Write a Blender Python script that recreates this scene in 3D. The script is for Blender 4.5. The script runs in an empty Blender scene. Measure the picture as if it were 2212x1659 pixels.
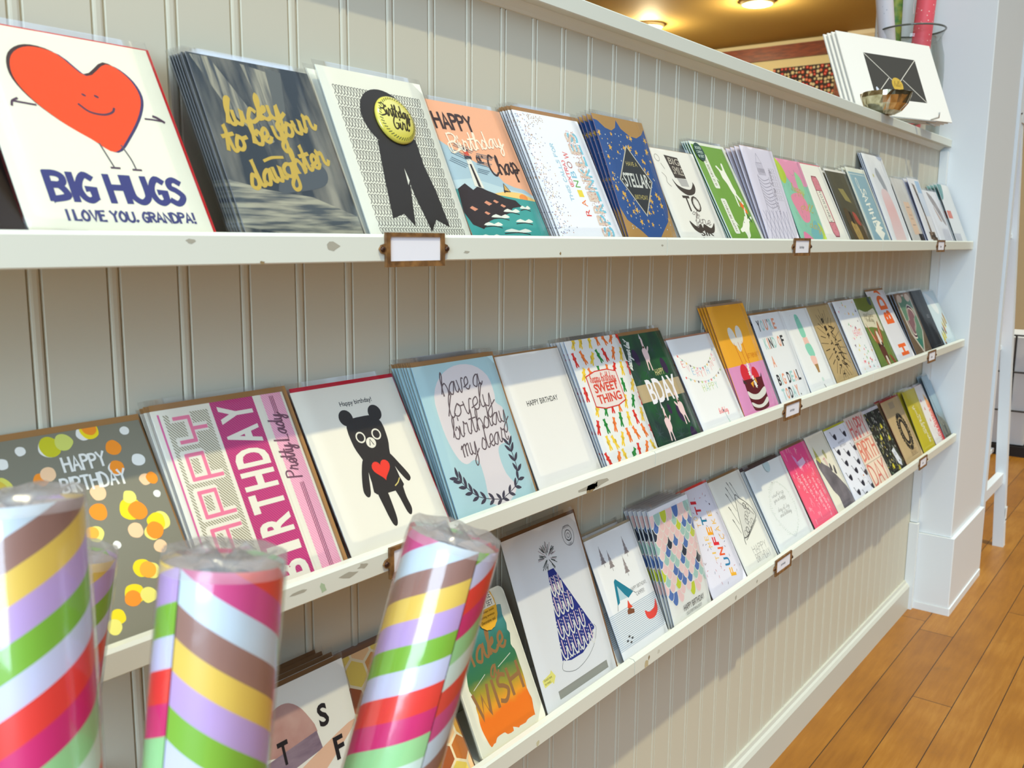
import bpy, math, random
from mathutils import Vector, Matrix
R = math.radians
SC = bpy.context.scene
COL = SC.collection

# ------------------------------------------------------------------ camera
cam = bpy.data.cameras.new('camera')
cam.sensor_fit = 'HORIZONTAL'
cam.sensor_width = 36.0
cam.lens = 1980.2 / 2212 * 36.0
cam.clip_start = 0.02
cam.dof.use_dof = True
cam.dof.focus_distance = 0.95
cam.dof.aperture_fstop = 16
cam_ob = bpy.data.objects.new('camera', cam)
COL.objects.link(cam_ob)
YAW, PIT, ROL = R(52.512), R(-9.10), R(0.554)
_f = Vector((math.sin(YAW)*math.cos(PIT), math.cos(YAW)*math.cos(PIT), math.sin(PIT)))
_r = Vector((math.cos(YAW), -math.sin(YAW), 0))
_u = _r.cross(_f)
_r2 = _r*math.cos(ROL) + _u*math.sin(ROL)
_u2 = -_r*math.sin(ROL) + _u*math.cos(ROL)
CAM = Vector((-0.1553, -0.5603, 0.9277))
cam_ob.matrix_world = Matrix(((_r2.x, _u2.x, -_f.x, CAM.x), (_r2.y, _u2.y, -_f.y, CAM.y), (_r2.z, _u2.z, -_f.z, CAM.z), (0, 0, 0, 1)))
SC.camera = cam_ob

# ------------------------------------------------------------------ world, lights, exposure
SC.view_settings.view_transform = 'Standard'
SC.view_settings.look = 'None'
SC.view_settings.gamma = 1
SC.view_settings.exposure = 0.0
SC.cycles.transparent_max_bounces = 24
SC.cycles.max_bounces = 8

world = bpy.data.worlds.new('daylight')
SC.world = world
world.use_nodes = True
nt = world.node_tree
nt.nodes.clear()
wo = nt.nodes.new('ShaderNodeOutputWorld')
bg = nt.nodes.new('ShaderNodeBackground')
def sky_part(sep, rules, color, strength):
    """one soft part of the surroundings: product of smooth steps on the direction's axes"""
    fac = None
    for axis, a, b in rules:
        m = nt.nodes.new('ShaderNodeMapRange'); m.interpolation_type = 'SMOOTHSTEP'
        m.inputs['From Min'].default_value = a; m.inputs['From Max'].default_value = b
        nt.links.new(sep.outputs[axis], m.inputs['Value'])
        if fac is None: fac = m.outputs[0]
        else:
            q = nt.nodes.new('ShaderNodeMath'); q.operation = 'MULTIPLY'
            nt.links.new(fac, q.inputs[0]); nt.links.new(m.outputs[0], q.inputs[1]); fac = q.outputs[0]
    c = nt.nodes.new('ShaderNodeVectorMath'); c.operation = 'SCALE'
    c.inputs[0].default_value = [v*strength for v in color]
    nt.links.new(fac, c.inputs['Scale'])
    return c.outputs[0]
tc = nt.nodes.new('ShaderNodeTexCoord')
sx = nt.nodes.new('ShaderNodeSeparateXYZ')
nt.links.new(tc.outputs['Generated'], sx.inputs[0])
PARTS = [sky_part(sx, [('Y', 0.15, -0.15), ('Z', 0.30, 0.70)], (0.80, 1.00, 1.25), 1.45),     # W1 bright daylight high over the street side
         sky_part(sx, [('Y', 0.15, -0.15), ('Z', 0.70, 0.30)], (1.00, 0.85, 0.62), 0.07),    # W2 dimmer shop front lower down
         sky_part(sx, [('Y', -0.15, 0.15)], (1.00, 0.80, 0.50), 0.30)]                        # W3 warm lamplit shop behind
acc = PARTS[0]
for p_ in PARTS[1:]:
    q_ = nt.nodes.new('ShaderNodeVectorMath'); q_.operation = 'ADD'
    nt.links.new(acc, q_.inputs[0]); nt.links.new(p_, q_.inputs[1]); acc = q_.outputs[0]
nt.links.new(acc, bg.inputs[0])
bg.inputs['Strength'].default_value = 1.0
nt.links.new(bg.outputs[0], wo.inputs[0])

def add_light(name, kind, loc, direction, energy, color, **kw):
    l = bpy.data.lights.new(name, kind)
    l.energy = energy
    l.color = color
    for k, v in kw.items():
        setattr(l, k, v)
    o = bpy.data.objects.new(name, l)
    COL.objects.link(o)
    o.location = loc
    o.rotation_euler = Vector(direction).to_track_quat('-Z', 'Y').to_euler()
    return o
add_light('sun', 'SUN', (-1, -3, 4), (0.12, 0.45, -1.0), 1.95, (1.0, 0.90, 0.58), angle=R(1.2))
add_light('window_daylight', 'AREA', (-2.6, -1.5, 1.6), (3.6, 1.1, -0.4), 120, (0.62, 0.82, 1.0), shape='RECTANGLE', size=1.6, size_y=2.0)

# ------------------------------------------------------------------ materials
def lin(c):
    out = []
    for v in c[:3]:
        v = v / 255.0
        out.append(v/12.92 if v <= 0.04045 else ((v+0.055)/1.055)**2.4)
    return (out[0], out[1], out[2], 1.0)
_mats = {}
def base_mat(name):
    m = bpy.data.materials.new(name)
    m.use_nodes = True
    b = m.node_tree.nodes['Principled BSDF']
    return m, m.node_tree, b
def paint(c, rough=0.5, spec=0.3, metal=0.0, coat=0.0):
    k = ('p', tuple(c), rough, spec, metal, coat)
    if k in _mats: return _mats[k]
    m, t, b = base_mat('paint_%d_%d_%d' % tuple(int(v) for v in c[:3]))
    b.inputs['Base Color'].default_value = lin(c)
    b.inputs['Roughness'].default_value = rough
    b.inputs['Specular IOR Level'].default_value = spec
    b.inputs['Metallic'].default_value = metal
    b.inputs['Coat Weight'].default_value = coat
    _mats[k] = m
    return m
def ink(c):
    return paint(c, 0.55, 0.2)
def noise_paint(name, c1, c2, scale=8, rough=0.5, spec=0.3, stretch=(1, 1, 1), lo=0.35, hi=0.65, detail=6, bump=0.0, coat=0.0):
    k = ('n', name)
    if k in _mats: return _mats[k]
    m, t, b = base_mat(name)
    n = t.nodes.new('ShaderNodeTexNoise')
    mp = t.nodes.new('ShaderNodeMapping')
    co = t.nodes.new('ShaderNodeTexCoord')
    ra = t.nodes.new('ShaderNodeValToRGB')
    mp.inputs['Scale'].default_value = stretch
    n.inputs['Scale'].default_value = scale
    n.inputs['Detail'].default_value = detail
    ra.color_ramp.elements[0].position = lo
    ra.color_ramp.elements[1].position = hi
    ra.color_ramp.elements[0].color = lin(c1)
    ra.color_ramp.elements[1].color = lin(c2)
    t.links.new(co.outputs['Object'], mp.inputs[0])
    t.links.new(mp.outputs[0], n.inputs['Vector'])
    t.links.new(n.outputs['Fac'], ra.inputs[0])
    t.links.new(ra.outputs[0], b.inputs['Base Color'])
    b.inputs['Roughness'].default_value = rough
    b.inputs['Specular IOR Level'].default_value = spec
    b.inputs['Coat Weight'].default_value = coat
    if bump:
        bp = t.nodes.new('ShaderNodeBump')
        bp.inputs['Strength'].default_value = bump
        bp.inputs['Distance'].default_value = 0.002
        t.links.new(n.outputs['Fac'], bp.inputs['Height'])
        t.links.new(bp.outputs[0], b.inputs['Normal'])
    _mats[k] = m
    return m
def stripes(name, c1, c2, angle, period, duty=0.5):
    """printed hatching in the card's own plane (x, z)"""
    k = ('s', name)
    if k in _mats: return _mats[k]
    m, t, b = base_mat(name)
    co = t.nodes.new('ShaderNodeTexCoord')
    d = t.nodes.new('ShaderNodeVectorMath'); d.operation = 'DOT_PRODUCT'
    d.inputs[1].default_value = (math.cos(angle)/period, 0, math.sin(angle)/period)
    f = t.nodes.new('ShaderNodeMath'); f.operation = 'FRACT'
    g = t.nodes.new('ShaderNodeMath'); g.operation = 'GREATER_THAN'; g.inputs[1].default_value = duty
    mx = t.nodes.new('ShaderNodeMix'); mx.data_type = 'RGBA'
    mx.inputs[6].default_value = lin(c1); mx.inputs[7].default_value = lin(c2)
    t.links.new(co.outputs['Object'], d.inputs[0])
    t.links.new(d.outputs['Value'], f.inputs[0])
    t.links.new(f.outputs[0], g.inputs[0])
    t.links.new(g.outputs[0], mx.inputs[0])
    t.links.new(mx.outputs[2], b.inputs['Base Color'])
    b.inputs['Roughness'].default_value = 0.5
    b.inputs['Specular IOR Level'].default_value = 0.2
    _mats[k] = m
    return m
def ramp_z(name, stops, z0, z1, wob=0.012, scale=60, x_tilt=0.0):
    """printed watercolour wash running up the card"""
    k = ('w', name)
    if k in _mats: return _mats[k]
    m, t, b = base_mat(name)
    co = t.nodes.new('ShaderNodeTexCoord')
    n = t.nodes.new('ShaderNodeTexNoise'); n.inputs['Scale'].default_value = scale; n.inputs['Detail'].default_value = 5
    s = t.nodes.new('ShaderNodeSeparateXYZ')
    a = t.nodes.new('ShaderNodeMath'); a.operation = 'MULTIPLY_ADD'; a.inputs[1].default_value = wob*2
    a2 = t.nodes.new('ShaderNodeMath'); a2.operation = 'MULTIPLY_ADD'; a2.inputs[1].default_value = x_tilt
    mr_ = t.nodes.new('ShaderNodeMapRange')
    mr_.inputs['From Min'].default_value = z0 + wob; mr_.inputs['From Max'].default_value = z1 + wob
    ra = t.nodes.new('ShaderNodeValToRGB')
    while len(ra.color_ramp.elements) < len(stops): ra.color_ramp.elements.new(0.5)
    for e, (p, c) in zip(ra.color_ramp.elements, stops):
        e.position = p; e.color = lin(c)
    t.links.new(co.outputs['Object'], n.inputs['Vector'])
    t.links.new(co.outputs['Object'], s.inputs[0])
    t.links.new(n.outputs['Fac'], a.inputs[0]); t.links.new(s.outputs['Z'], a.inputs[2])
    t.links.new(s.outputs['X'], a2.inputs[0]); t.links.new(a.outputs[0], a2.inputs[2])
    t.links.new(a2.outputs[0], mr_.inputs['Value']); t.links.new(mr_.outputs[0], ra.inputs[0])
    t.links.new(ra.outputs[0], b.inputs['Base Color'])
    b.inputs['Roughness'].default_value = 0.5
    _mats[k] = m
    return m
def film_mat(name='clear_film', rough=0.09, bump=0.5, scale=38, lo=0.05, hi=0.75, tint=(1, 1, 1, 1), milky=0.0):
    k = ('f', name)
    if k in _mats: return _mats[k]
    m = bpy.data.materials.new(name); m.use_nodes = True
    t = m.node_tree; t.nodes.clear()
    o = t.nodes.new('ShaderNodeOutputMaterial')
    mx = t.nodes.new('ShaderNodeMixShader')
    tr = t.nodes.new('ShaderNodeBsdfTransparent'); tr.inputs[0].default_value = tint
    gl = t.nodes.new('ShaderNodeBsdfGlossy'); gl.inputs['Roughness'].default_value = rough
    fr = t.nodes.new('ShaderNodeLayerWeight'); fr.inputs['Blend'].default_value = 0.32
    mp = t.nodes.new('ShaderNodeMapRange'); mp.inputs['To Min'].default_value = lo; mp.inputs['To Max'].default_value = hi
    n = t.nodes.new('ShaderNodeTexNoise'); n.inputs['Scale'].default_value = scale; n.inputs['Detail'].default_value = 2
    co = t.nodes.new('ShaderNodeTexCoord')
    bp = t.nodes.new('ShaderNodeBump'); bp.inputs['Strength'].default_value = bump; bp.inputs['Distance'].default_value = 0.002
    t.links.new(co.outputs['Object'], n.inputs['Vector'])
    t.links.new(n.outputs['Fac'], bp.inputs['Height'])
    t.links.new(bp.outputs[0], gl.inputs['Normal'])
    t.links.new(fr.outputs['Fresnel'], mp.inputs['Value'])
    t.links.new(mp.outputs[0], mx.inputs[0])
    t.links.new(tr.outputs[0], mx.inputs[1]); t.links.new(gl.outputs[0], mx.inputs[2])
    if milky:
        df = t.nodes.new('ShaderNodeBsdfDiffuse'); df.inputs[0].default_value = (0.62, 0.60, 0.60, 1)
        m2 = t.nodes.new('ShaderNodeMixShader'); m2.inputs[0].default_value = milky
        t.links.new(mx.outputs[0], m2.inputs[1]); t.links.new(df.outputs[0], m2.inputs[2]); t.links.new(m2.outputs[0], o.inputs[0])
    else: t.links.new(mx.outputs[0], o.inputs[0])
    _mats[k] = m
    return m

# ------------------------------------------------------------------ object helpers
def tag(o, label=None, cat=None, group=None, kind=None):
    if label: o['label'] = label
    if cat: o['category'] = cat
    if group: o['group'] = group
    if kind: o['kind'] = kind
    return o
def empty(name, loc=(0, 0, 0), rot=(0, 0, 0)):
    o = bpy.data.objects.new(name, None)
    o.empty_display_size = 0.02
    COL.objects.link(o)
    o.location = loc
    o.rotation_euler = rot
    return o
def link_mesh(name, me, parent=None):
    o = bpy.data.objects.new(name, me)
    COL.objects.link(o)
    if parent: o.parent = parent
    return o
def copy_tree(o, parent=None, kids=None):
    c = o.copy()
    COL.objects.link(c)
    if parent: c.parent = parent
    for ch in list(kids[o] if kids and o in kids else o.children):
        copy_tree(ch, c)
    return c
class MB:
    """collects shapes into one mesh"""
    def __init__(s):
        s.v, s.f, s.m, s.mats, s.sm = [], [], [], [], []
    def mi(s, mat):
        if mat not in s.mats: s.mats.append(mat)
        return s.mats.index(mat)
    def add(s, vs, fs, mat, smooth=False):
        b = len(s.v); k = s.mi(mat)
        s.v += [tuple(p) for p in vs]
        for f in fs:
            s.f.append(tuple(i+b for i in f)); s.m.append(k); s.sm.append(smooth)
    def box(s, p0, p1, mat, M=None):
        (x0, y0, z0), (x1, y1, z1) = p0, p1
        vs = [(x0, y0, z0), (x1, y0, z0), (x1, y1, z0), (x0, y1, z0), (x0, y0, z1), (x1, y0, z1), (x1, y1, z1), (x0, y1, z1)]
        if M: vs = [M @ Vector(p) for p in vs]
        s.add(vs, [(3, 2, 1, 0), (4, 5, 6, 7), (0, 1, 5, 4), (1, 2, 6, 5), (2, 3, 7, 6), (3, 0, 4, 7)], mat)
    def prism(s, prof, axis, a, b, mat, smooth=False):
        """closed 2D profile swept from a to b; axis x: (y,z), y: (x,z), z: (x,y)"""
        def P(p, t): return (t, p[0], p[1]) if axis == 'x' else ((p[0], t, p[1]) if axis == 'y' else (p[0], p[1], t))
        n = len(prof)
        vs = [P(p, a) for p in prof] + [P(p, b) for p in prof]
        fs = [(i, (i+1) % n, (i+1) % n+n, i+n) for i in range(n)]
        s.add(vs, fs, mat, smooth)
        s.add(vs, [tuple(range(n-1, -1, -1)), tuple(range(n, 2*n))], mat)
    def tube(s, pts, r, mat, n=10, caps=True, smooth=True):
        pts = [Vector(p) for p in pts]
        rs = r if isinstance(r, (list, tuple)) else [r]*len(pts)
        rings = []
        ref = Vector((0.123, 0.31, 0.94))
        for i, p in enumerate(pts):
            t = (pts[min(i+1, len(pts)-1)] - pts[max(i-1, 0)]).normalized()
            a = t.cross(ref)
            if a.length < 0.05: a = t.cross(Vector((1, 0, 0)))
            a.normalize(); b = t.cross(a)
            rings.append([p + (a*math.cos(2*math.pi*k/n) + b*math.sin(2*math.pi*k/n))*rs[i] for k in range(n)])
        vs = [q for g in rings for q in g]
        fs = [(i*n+k, i*n+(k+1) % n, (i+1)*n+(k+1) % n, (i+1)*n+k) for i in range(len(pts)-1) for k in range(n)]
        s.add(vs, fs, mat, smooth)
        if caps:
            s.add(rings[0], [tuple(range(n))], mat); s.add(rings[-1], [tuple(range(n-1, -1, -1))], mat)
    def lathe(s, prof, mat, n=32, smooth=True, center=(0, 0, 0), closed=False):
        cx, cy, cz = center
        vs = [(cx+r*math.cos(2*math.pi*k/n), cy+r*math.sin(2*math.pi*k/n), cz+z) for r, z in prof for k in range(n)]
        m = len(prof)
        fs = [(i*n+k, i*n+(k+1) % n, ((i+1) % m)*n+(k+1) % n, ((i+1) % m)*n+k) for i in range(m if closed else m-1) for k in range(n)]
        s.add(vs, fs, mat, smooth)
    def mesh(s, name):
        me = bpy.data.meshes.new(name)
        me.from_pydata(s.v, [], s.f)
        for m in s.mats: me.materials.append(m)
        me.polygons.foreach_set('material_index', s.m)
        me.polygons.foreach_set('use_smooth', s.sm)
        me.update()
        return me
    def build(s, name, parent=None, loc=None, rot=None):
        o = link_mesh(name, s.mesh(name), parent)
        if loc: o.location = loc
        if rot: o.rotation_euler = rot
        return o
def structure(o):
    o['kind'] = 'structure'
    return o
# ------------------------------------------------------------------ room shell
PITCH = 0.05
WALL = paint((209, 205, 186), 0.45, 0.3)
TRIMW = paint((222, 226, 214), 0.38, 0.45)
COLW = paint((228, 232, 232), 0.35, 0.45)
def beadboard():
    m = MB()
    xs = []
    x0, x1 = -0.36, 2.25
    n = int((x0 - 0.1063)/PITCH) - 1
    prof = [(x0, 0.0)]
    while True:
        c = 0.1063 + n*PITCH
        n += 1
        if c - 0.006 < x0: continue
        if c + 0.006 > x1: break
        for s in (-1, 1):
            g = c + s*0.0039
            prof += [(g-0.0011, 0.0), (g-0.0001, 0.0022), (g+0.0001, 0.0022), (g+0.0012, 0.0)]
            if s < 0: prof += [(c-0.0014, -0.0004), (c+0.0014, -0.0004)]
    prof.append((x1, 0.0))
    vs = [(x, y, z) for z in (0.0, 1.1395) for x, y in prof]
    k = len(prof)
    m.add(vs, [(i, i+1, k+i+1, k+i) for i in range(k-1)], WALL)
    m.box((x0, 0.0035, 0), (x1, 0.12, 1.148), WALL)
    return structure(m.build('wall_back'))
beadboard()
# ledge along the top of the half wall
m = MB()
m.prism([(-0.022, 1.1490), (-0.0212, 1.1483), (0.19, 1.1483), (0.19, 1.1653), (-0.0205, 1.1653), (-0.022, 1.1638)], 'x', -0.36, 2.249, TRIMW)
structure(m.build('trim_1'))
m = MB()
m.prism([(0.0, 1.1395), (-0.0018, 1.1400), (-0.0040, 1.1425), (-0.0085, 1.1465), (-0.0105, 1.1482), (0.0, 1.1482)], 'x', -0.36, 2.235, TRIMW)
structure(m.build('trim_2'))
m = MB()
m.prism([(0.0, 0.0), (-0.014, 0.0), (-0.014, 0.060), (-0.010, 0.066), (-0.006, 0.068), (-0.004, 0.074), (0.0, 0.074)], 'x', -0.36, 2.236, paint((206, 206, 194), 0.4, 0.4))
structure(m.build('baseboard_back'))
m = MB()
m.box((2.234, -0.018, 0.228), (2.2495, -0.0008, 1.138), COLW)
m.box((2.226, -0.022, 0.0), (2.2425, -0.0008, 0.226), COLW)
structure(m.build('trim_3'))
# square pillar at the end of the half wall
m = MB()
def chamfer(x0, y0, x1, y1, c): return [(x0+c, y0), (x1-c, y0), (x1, y0+c), (x1, y1-c), (x1-c, y1), (x0+c, y1), (x0, y1-c), (x0, y0+c)]
m.prism(chamfer(2.25, -0.096, 2.595, 0.175, 0.002), 'z', 0.2, 2.70, COLW)
m.prism(chamfer(2.243, -0.105, 2.606, 0.184, 0.002), 'z', 0.019, 0.199, COLW)
m.prism(chamfer(2.2405, -0.108, 2.609, 0.187, 0.002), 'z', 0.0, 0.0185, COLW)
structure(m.build('pillar'))
# floor of narrow boards running along the wall
def floor_mat():
    m, t, b = base_mat('maple_boards')
    co = t.nodes.new('ShaderNodeTexCoord')
    s = t.nodes.new('ShaderNodeSeparateXYZ')
    t.links.new(co.outputs['Object'], s.inputs[0])
    def M(op, a, b_=None, c=None):
        n = t.nodes.new('ShaderNodeMath'); n.operation = op
        for i, v in enumerate((a, b_, c)):
            if v is None: continue
            if isinstance(v, (int, float)): n.inputs[i].default_value = v
            else: t.links.new(v, n.inputs[i])
        return n.outputs[0]
    row = M('MULTIPLY_ADD', s.outputs['Y'], 1/0.0752, 0.94 + 100)
    ri = M('FLOOR', row); rf = M('FRACT', row)
    wn = t.nodes.new('ShaderNodeTexWhiteNoise'); wn.noise_dimensions = '1D'
    t.links.new(ri, wn.inputs['W'])
    off = M('MULTIPLY', wn.outputs['Value'], 3.7)
    bx = M('MULTIPLY_ADD', s.outputs['X'], 1/1.25, off)
    bi = M('FLOOR', bx); bf = M('FRACT', bx)
    w2 = t.nodes.new('ShaderNodeTexWhiteNoise'); w2.noise_dimensions = '2D'
    cmb = t.nodes.new('ShaderNodeCombineXYZ')
    t.links.new(ri, cmb.inputs[0]); t.links.new(bi, cmb.inputs[1]); t.links.new(cmb.outputs[0], w2.inputs['Vector'])
    gap = M('MAXIMUM', M('LESS_THAN', rf, 0.022), M('LESS_THAN', bf, 0.0016))
    mp = t.nodes.new('ShaderNodeMapping'); mp.inputs['Scale'].default_value = (4, 40, 4)
    n1 = t.nodes.new('ShaderNodeTexNoise'); n1.inputs['Scale'].default_value = 2.2; n1.inputs['Detail'].default_value = 8; n1.inputs['Roughness'].default_value = 0.65
    t.links.new(co.outputs['Object'], mp.inputs[0]); t.links.new(mp.outputs[0], n1.inputs['Vector'])
    n2 = t.nodes.new('ShaderNodeTexNoise'); n2.inputs['Scale'].default_value = 7; n2.inputs['Detail'].default_value = 6
    t.links.new(co.outputs['Object'], n2.inputs['Vector'])
    v = M('ADD', M('MULTIPLY', n1.outputs['Fac'], 0.45), M('ADD', M('MULTIPLY', w2.outputs['Value'], 0.16), M('MULTIPLY', n2.outputs['Fac'], 0.42)))
    ra = t.nodes.new('ShaderNodeValToRGB')
    e = ra.color_ramp.elements
    e[0].position = 0.25; e[0].color = lin((124, 74, 14)); e[1].position = 0.85; e[1].color = lin((190, 136, 56))
    x = e.new(0.55); x.color = lin((158, 102, 26))
    t.links.new(v, ra.inputs[0])
    # worn grey scuffs
    n3 = t.nodes.new('ShaderNodeTexNoise'); n3.inputs['Scale'].default_value = 5.5; n3.inputs['Detail'].default_value = 10; n3.inputs['Roughness'].default_value = 0.75
    t.links.new(co.outputs['Object'], n3.inputs['Vector'])
    r3 = t.nodes.new('ShaderNodeValToRGB'); r3.color_ramp.elements[0].position = 0.60; r3.color_ramp.elements[1].position = 0.74
    t.links.new(n3.outputs['Fac'], r3.inputs[0])
    mx0 = t.nodes.new('ShaderNodeMix'); mx0.data_type = 'RGBA'; mx0.inputs[7].default_value = lin((92, 66, 36))
    t.links.new(M('MULTIPLY', r3.outputs[0], 0.55), mx0.inputs[0]); t.links.new(ra.outputs[0], mx0.inputs[6])
    mx = t.nodes.new('ShaderNodeMix'); mx.data_type = 'RGBA'; mx.inputs[7].default_value = lin((44, 24, 10))
    t.links.new(gap, mx.inputs[0]); t.links.new(mx0.outputs[2], mx.inputs[6])
    t.links.new(mx.outputs[2], b.inputs['Base Color'])
    b.inputs['Roughness'].default_value = 0.38
    b.inputs['Specular IOR Level'].default_value = 0.35
    return m
m = MB()
m.box((-2.0, -3.0, -0.05), (8.3, 4.6, 0.0), floor_mat())
structure(m.build('floor'))
# the room beyond the half wall
m = MB()
m.box((2.3, 0.3, 2.70), (8.3, 4.6, 2.78), paint((176, 148, 84), 0.7, 0.2))
m.box((-1.0, 0.02, 2.70), (2.3, 4.6, 2.78), paint((176, 148, 84), 0.7, 0.2))
structure(m.build('ceiling'))
CREAM = paint((214, 204, 168), 0.6, 0.3)
m = MB(); m.box((8.2, -1.0, 0), (8.3, 4.6, 2.70), CREAM)
structure(m.build('wall_far'))
m = MB(); m.box((-1.0, 4.5, 0), (8.3, 4.6, 2.70), CREAM)
structure(m.build('wall_side'))
m = MB()
m.prism([(8.2, 2.56), (8.185, 2.57), (8.16, 2.64), (8.13, 2.665), (8.13, 2.699), (8.2, 2.699)], 'y', -0.9, 2.20, paint((228, 224, 204), 0.5, 0.3))
structure(m.build('trim_4'))

# recessed ceiling lamps: housing and glowing lens
EM = bpy.data.materials.new('lamp_glow'); EM.use_nodes = True
_b = EM.node_tree.nodes['Principled BSDF']
_b.inputs['Emission Color'].default_value = (1, 0.86, 0.55, 1); _b.inputs['Emission Strength'].default_value = 30
for i, (x, y) in enumerate(((6.93, 3.46), (6.72, 2.42))):
    r = empty('ceiling_lamp', (x, y, 2.70))
    tag(r, ('glowing round ceiling lamp, mostly cut off by the ledge edge', 'glowing round ceiling lamp further from the ledge, whole disc in the tan ceiling')[i], 'lamp', 'round lamps in the tan ceiling')
    h = MB(); h.lathe([(0.10, -0.001), (0.125, -0.006), (0.125, -0.022), (0.10, -0.03), (0.085, -0.018)], paint((228, 214, 170), 0.4), 32)
    h.build('housing', r)
    g = MB(); g.lathe([(0.0, -0.034), (0.05, -0.032), (0.085, -0.02)], EM, 32)
    g.build('lens', r)
    l = bpy.data.lights.new('bulb_light', 'POINT'); l.energy = 34; l.color = (1, 0.82, 0.50); l.shadow_soft_size = 0.06
    lo = bpy.data.objects.new('bulb_light', l); COL.objects.link(lo); lo.location = (x, y, 2.62)
# ------------------------------------------------------------------ lettering
CAPS = {
 'A': ('003960', '1353'), 'B': ('0009', '~093958563505', '~053553510000'), 'C': ('~58391704113051',), 'D': ('0009', '~09295764512000'),
 'E': ('50000959', '0545'), 'F': ('000959', '0545'), 'G': ('~58391704113051', '515434'), 'H': ('0009', '6069', '0565'), 'I': ('1019',),
 'J': ('~49422002',), 'K': ('0009', '590450'), 'L': ('090050',), 'M': ('0009346960',), 'N': ('00096069',), 'O': ('~391704113051645739',),
 'P': ('0009', '~093958563505'), 'Q': ('~391704113051645739', '4260'), 'R': ('0009', '~093958563505', '2550'), 'S': ('~583918163553412001',),
 'T': ('0969', '3930'), 'U': ('~09031130516369',), 'V': ('093069',), 'W': ('0920476089',), 'X': ('0069', '0960'), 'Y': ('093569', '3530'),
 'Z': ('09690060',), "'": ('1917',), '.': ('1011',), ',': ('1100',), '!': ('1913', '1110'), '(': ('~29071220',), ')': ('~09272200',)}
LOW = {
 'a': ('~4h3i1h0f1e2e3g4i4f5e6f',), 'b': ('~0f2k2m1k1f2e3e4g3i2h',), 'c': ('~3h2i1h0f1e2e4f',), 'd': ('~3h2i1h0f1e2e3f4k4m4f5e6f',),
 'e': ('~0f3g3i2i1h1f2e3e4f',), 'f': ('~0f2k3m2m1j1b2a3c2e4f',), 'g': ('~4h2i0h0f2e3f4i4c3a1a1c5f',), 'h': ('~0f2k2m1k1e1h2i3i4g4e5f',),
 'i': ('~0f1i1f2e3f', '1k1l'), 'k': ('~0f2k2m1k1e1g3i3h1g3e5f',), 'l': ('~0f2k3m2m1j1f2e3f',), 'm': ('~0h1i1e1h2i3i3e3h4i5i5f6e7f',),
 'n': ('~0h1i1e1h2i3i4h4f5e6f',), 'o': ('~2i1h0f1e2e3f3h2i3h5h',), 'p': ('~0h1i1a1h2i3i4g3e2e1f5f',), 'r': ('~0f1i1j2i3i3f4e5f',),
 's': ('~0f2i2h3f2e0e4f',), 't': ('~0f2k2m2f3e4f', '0j4j'), 'u': ('~0i0f1e2e3i3f4e5f',), 'v': ('~0i1e2e3i4i',), 'w': ('~0i0f1e2f2h3e4f4i5i',),
 'y': ('~0i0f1e2e3i3c2a1a1c5f',), "'": ('1l1k',), '.': ('1e1f',), '!': ('1m1g', '1e1f')}
def smooth_pts(p, k=4, closed=False):
    if len(p) < 3: return [tuple(q) for q in p]
    out = []
    n = len(p)
    rng = range(n if closed else n-1)
    for i in rng:
        if closed: a, b, c, d = p[(i-1) % n], p[i], p[(i+1) % n], p[(i+2) % n]
        else: a, b, c, d = p[max(i-1, 0)], p[i], p[i+1], p[min(i+2, n-1)]
        for j in range(k):
            t = j/k
            out.append(tuple(0.5*(2*b[q]+(c[q]-a[q])*t+(2*a[q]-5*b[q]+4*c[q]-d[q])*t*t+(3*b[q]-a[q]-3*c[q]+d[q])*t**3) for q in (0, 1)))
    if not closed: out.append(tuple(p[-1]))
    return out
def decode(s, low):
    sm = s[0] == '~'
    if sm: s = s[1:]
    pts = [(int(s[i]), (ord(s[i+1])-101) if low else int(s[i+1])) for i in range(0, len(s), 2)]
    return pts, sm
def stroke_text(text, script, k=4):
    """strokes in letter units: caps 9 high, script x-height 4"""
    out, x = [], 0.0
    for ch in text:
        if ch == ' ':
            x += 2.6 if script else 4.0
            continue
        low = ch in LOW and (script or ch not in CAPS)
        g = LOW.get(ch) if low else CAPS.get(ch.upper())
        if g is None: continue
        sc = 1.0
        xm = 0
        for st in g:
            p, sm = decode(st, low)
            if script and not low: p = [(a*0.9, b*0.95) for a, b in p]
            xm = max(xm, max(a for a, b in p))
            if sm: p = smooth_pts(p, k)
            out.append([(x+a, b) for a, b in p])
        x += (xm - 0.35) if low else (xm + (1.0 if script else 2.0))
    return out, x
_tc = {}
def font_polys(text, off=0.0):
    """flat outline of plain sans lettering as (verts, faces, width, height)"""
    k = (text, off)
    if k in _tc: return _tc[k]
    cu = bpy.data.curves.new('lettering', 'FONT')
    cu.body = text; cu.size = 1.0; cu.resolution_u = 3; cu.offset = off
    ob = bpy.data.objects.new('lettering', cu)
    COL.objects.link(ob)
    dg = bpy.context.evaluated_depsgraph_get()
    dg.update()
    me = ob.evaluated_get(dg).to_mesh()
    vs = [(v.co.x, v.co.y) for v in me.vertices]
    fs = [tuple(p.vertices) for p in me.polygons]
    ob.evaluated_get(dg).to_mesh_clear()
    bpy.data.objects.remove(ob); bpy.data.curves.remove(cu)
    if vs:
        x0 = min(v[0] for v in vs); y0 = min(v[1] for v in vs)
        vs = [(a-x0, b-y0) for a, b in vs]
        w = max(v[0] for v in vs); h = max(v[1] for v in vs)
    else: w = h = 1
    _tc[k] = (vs, fs, w, h)
    return _tc[k]

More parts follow.
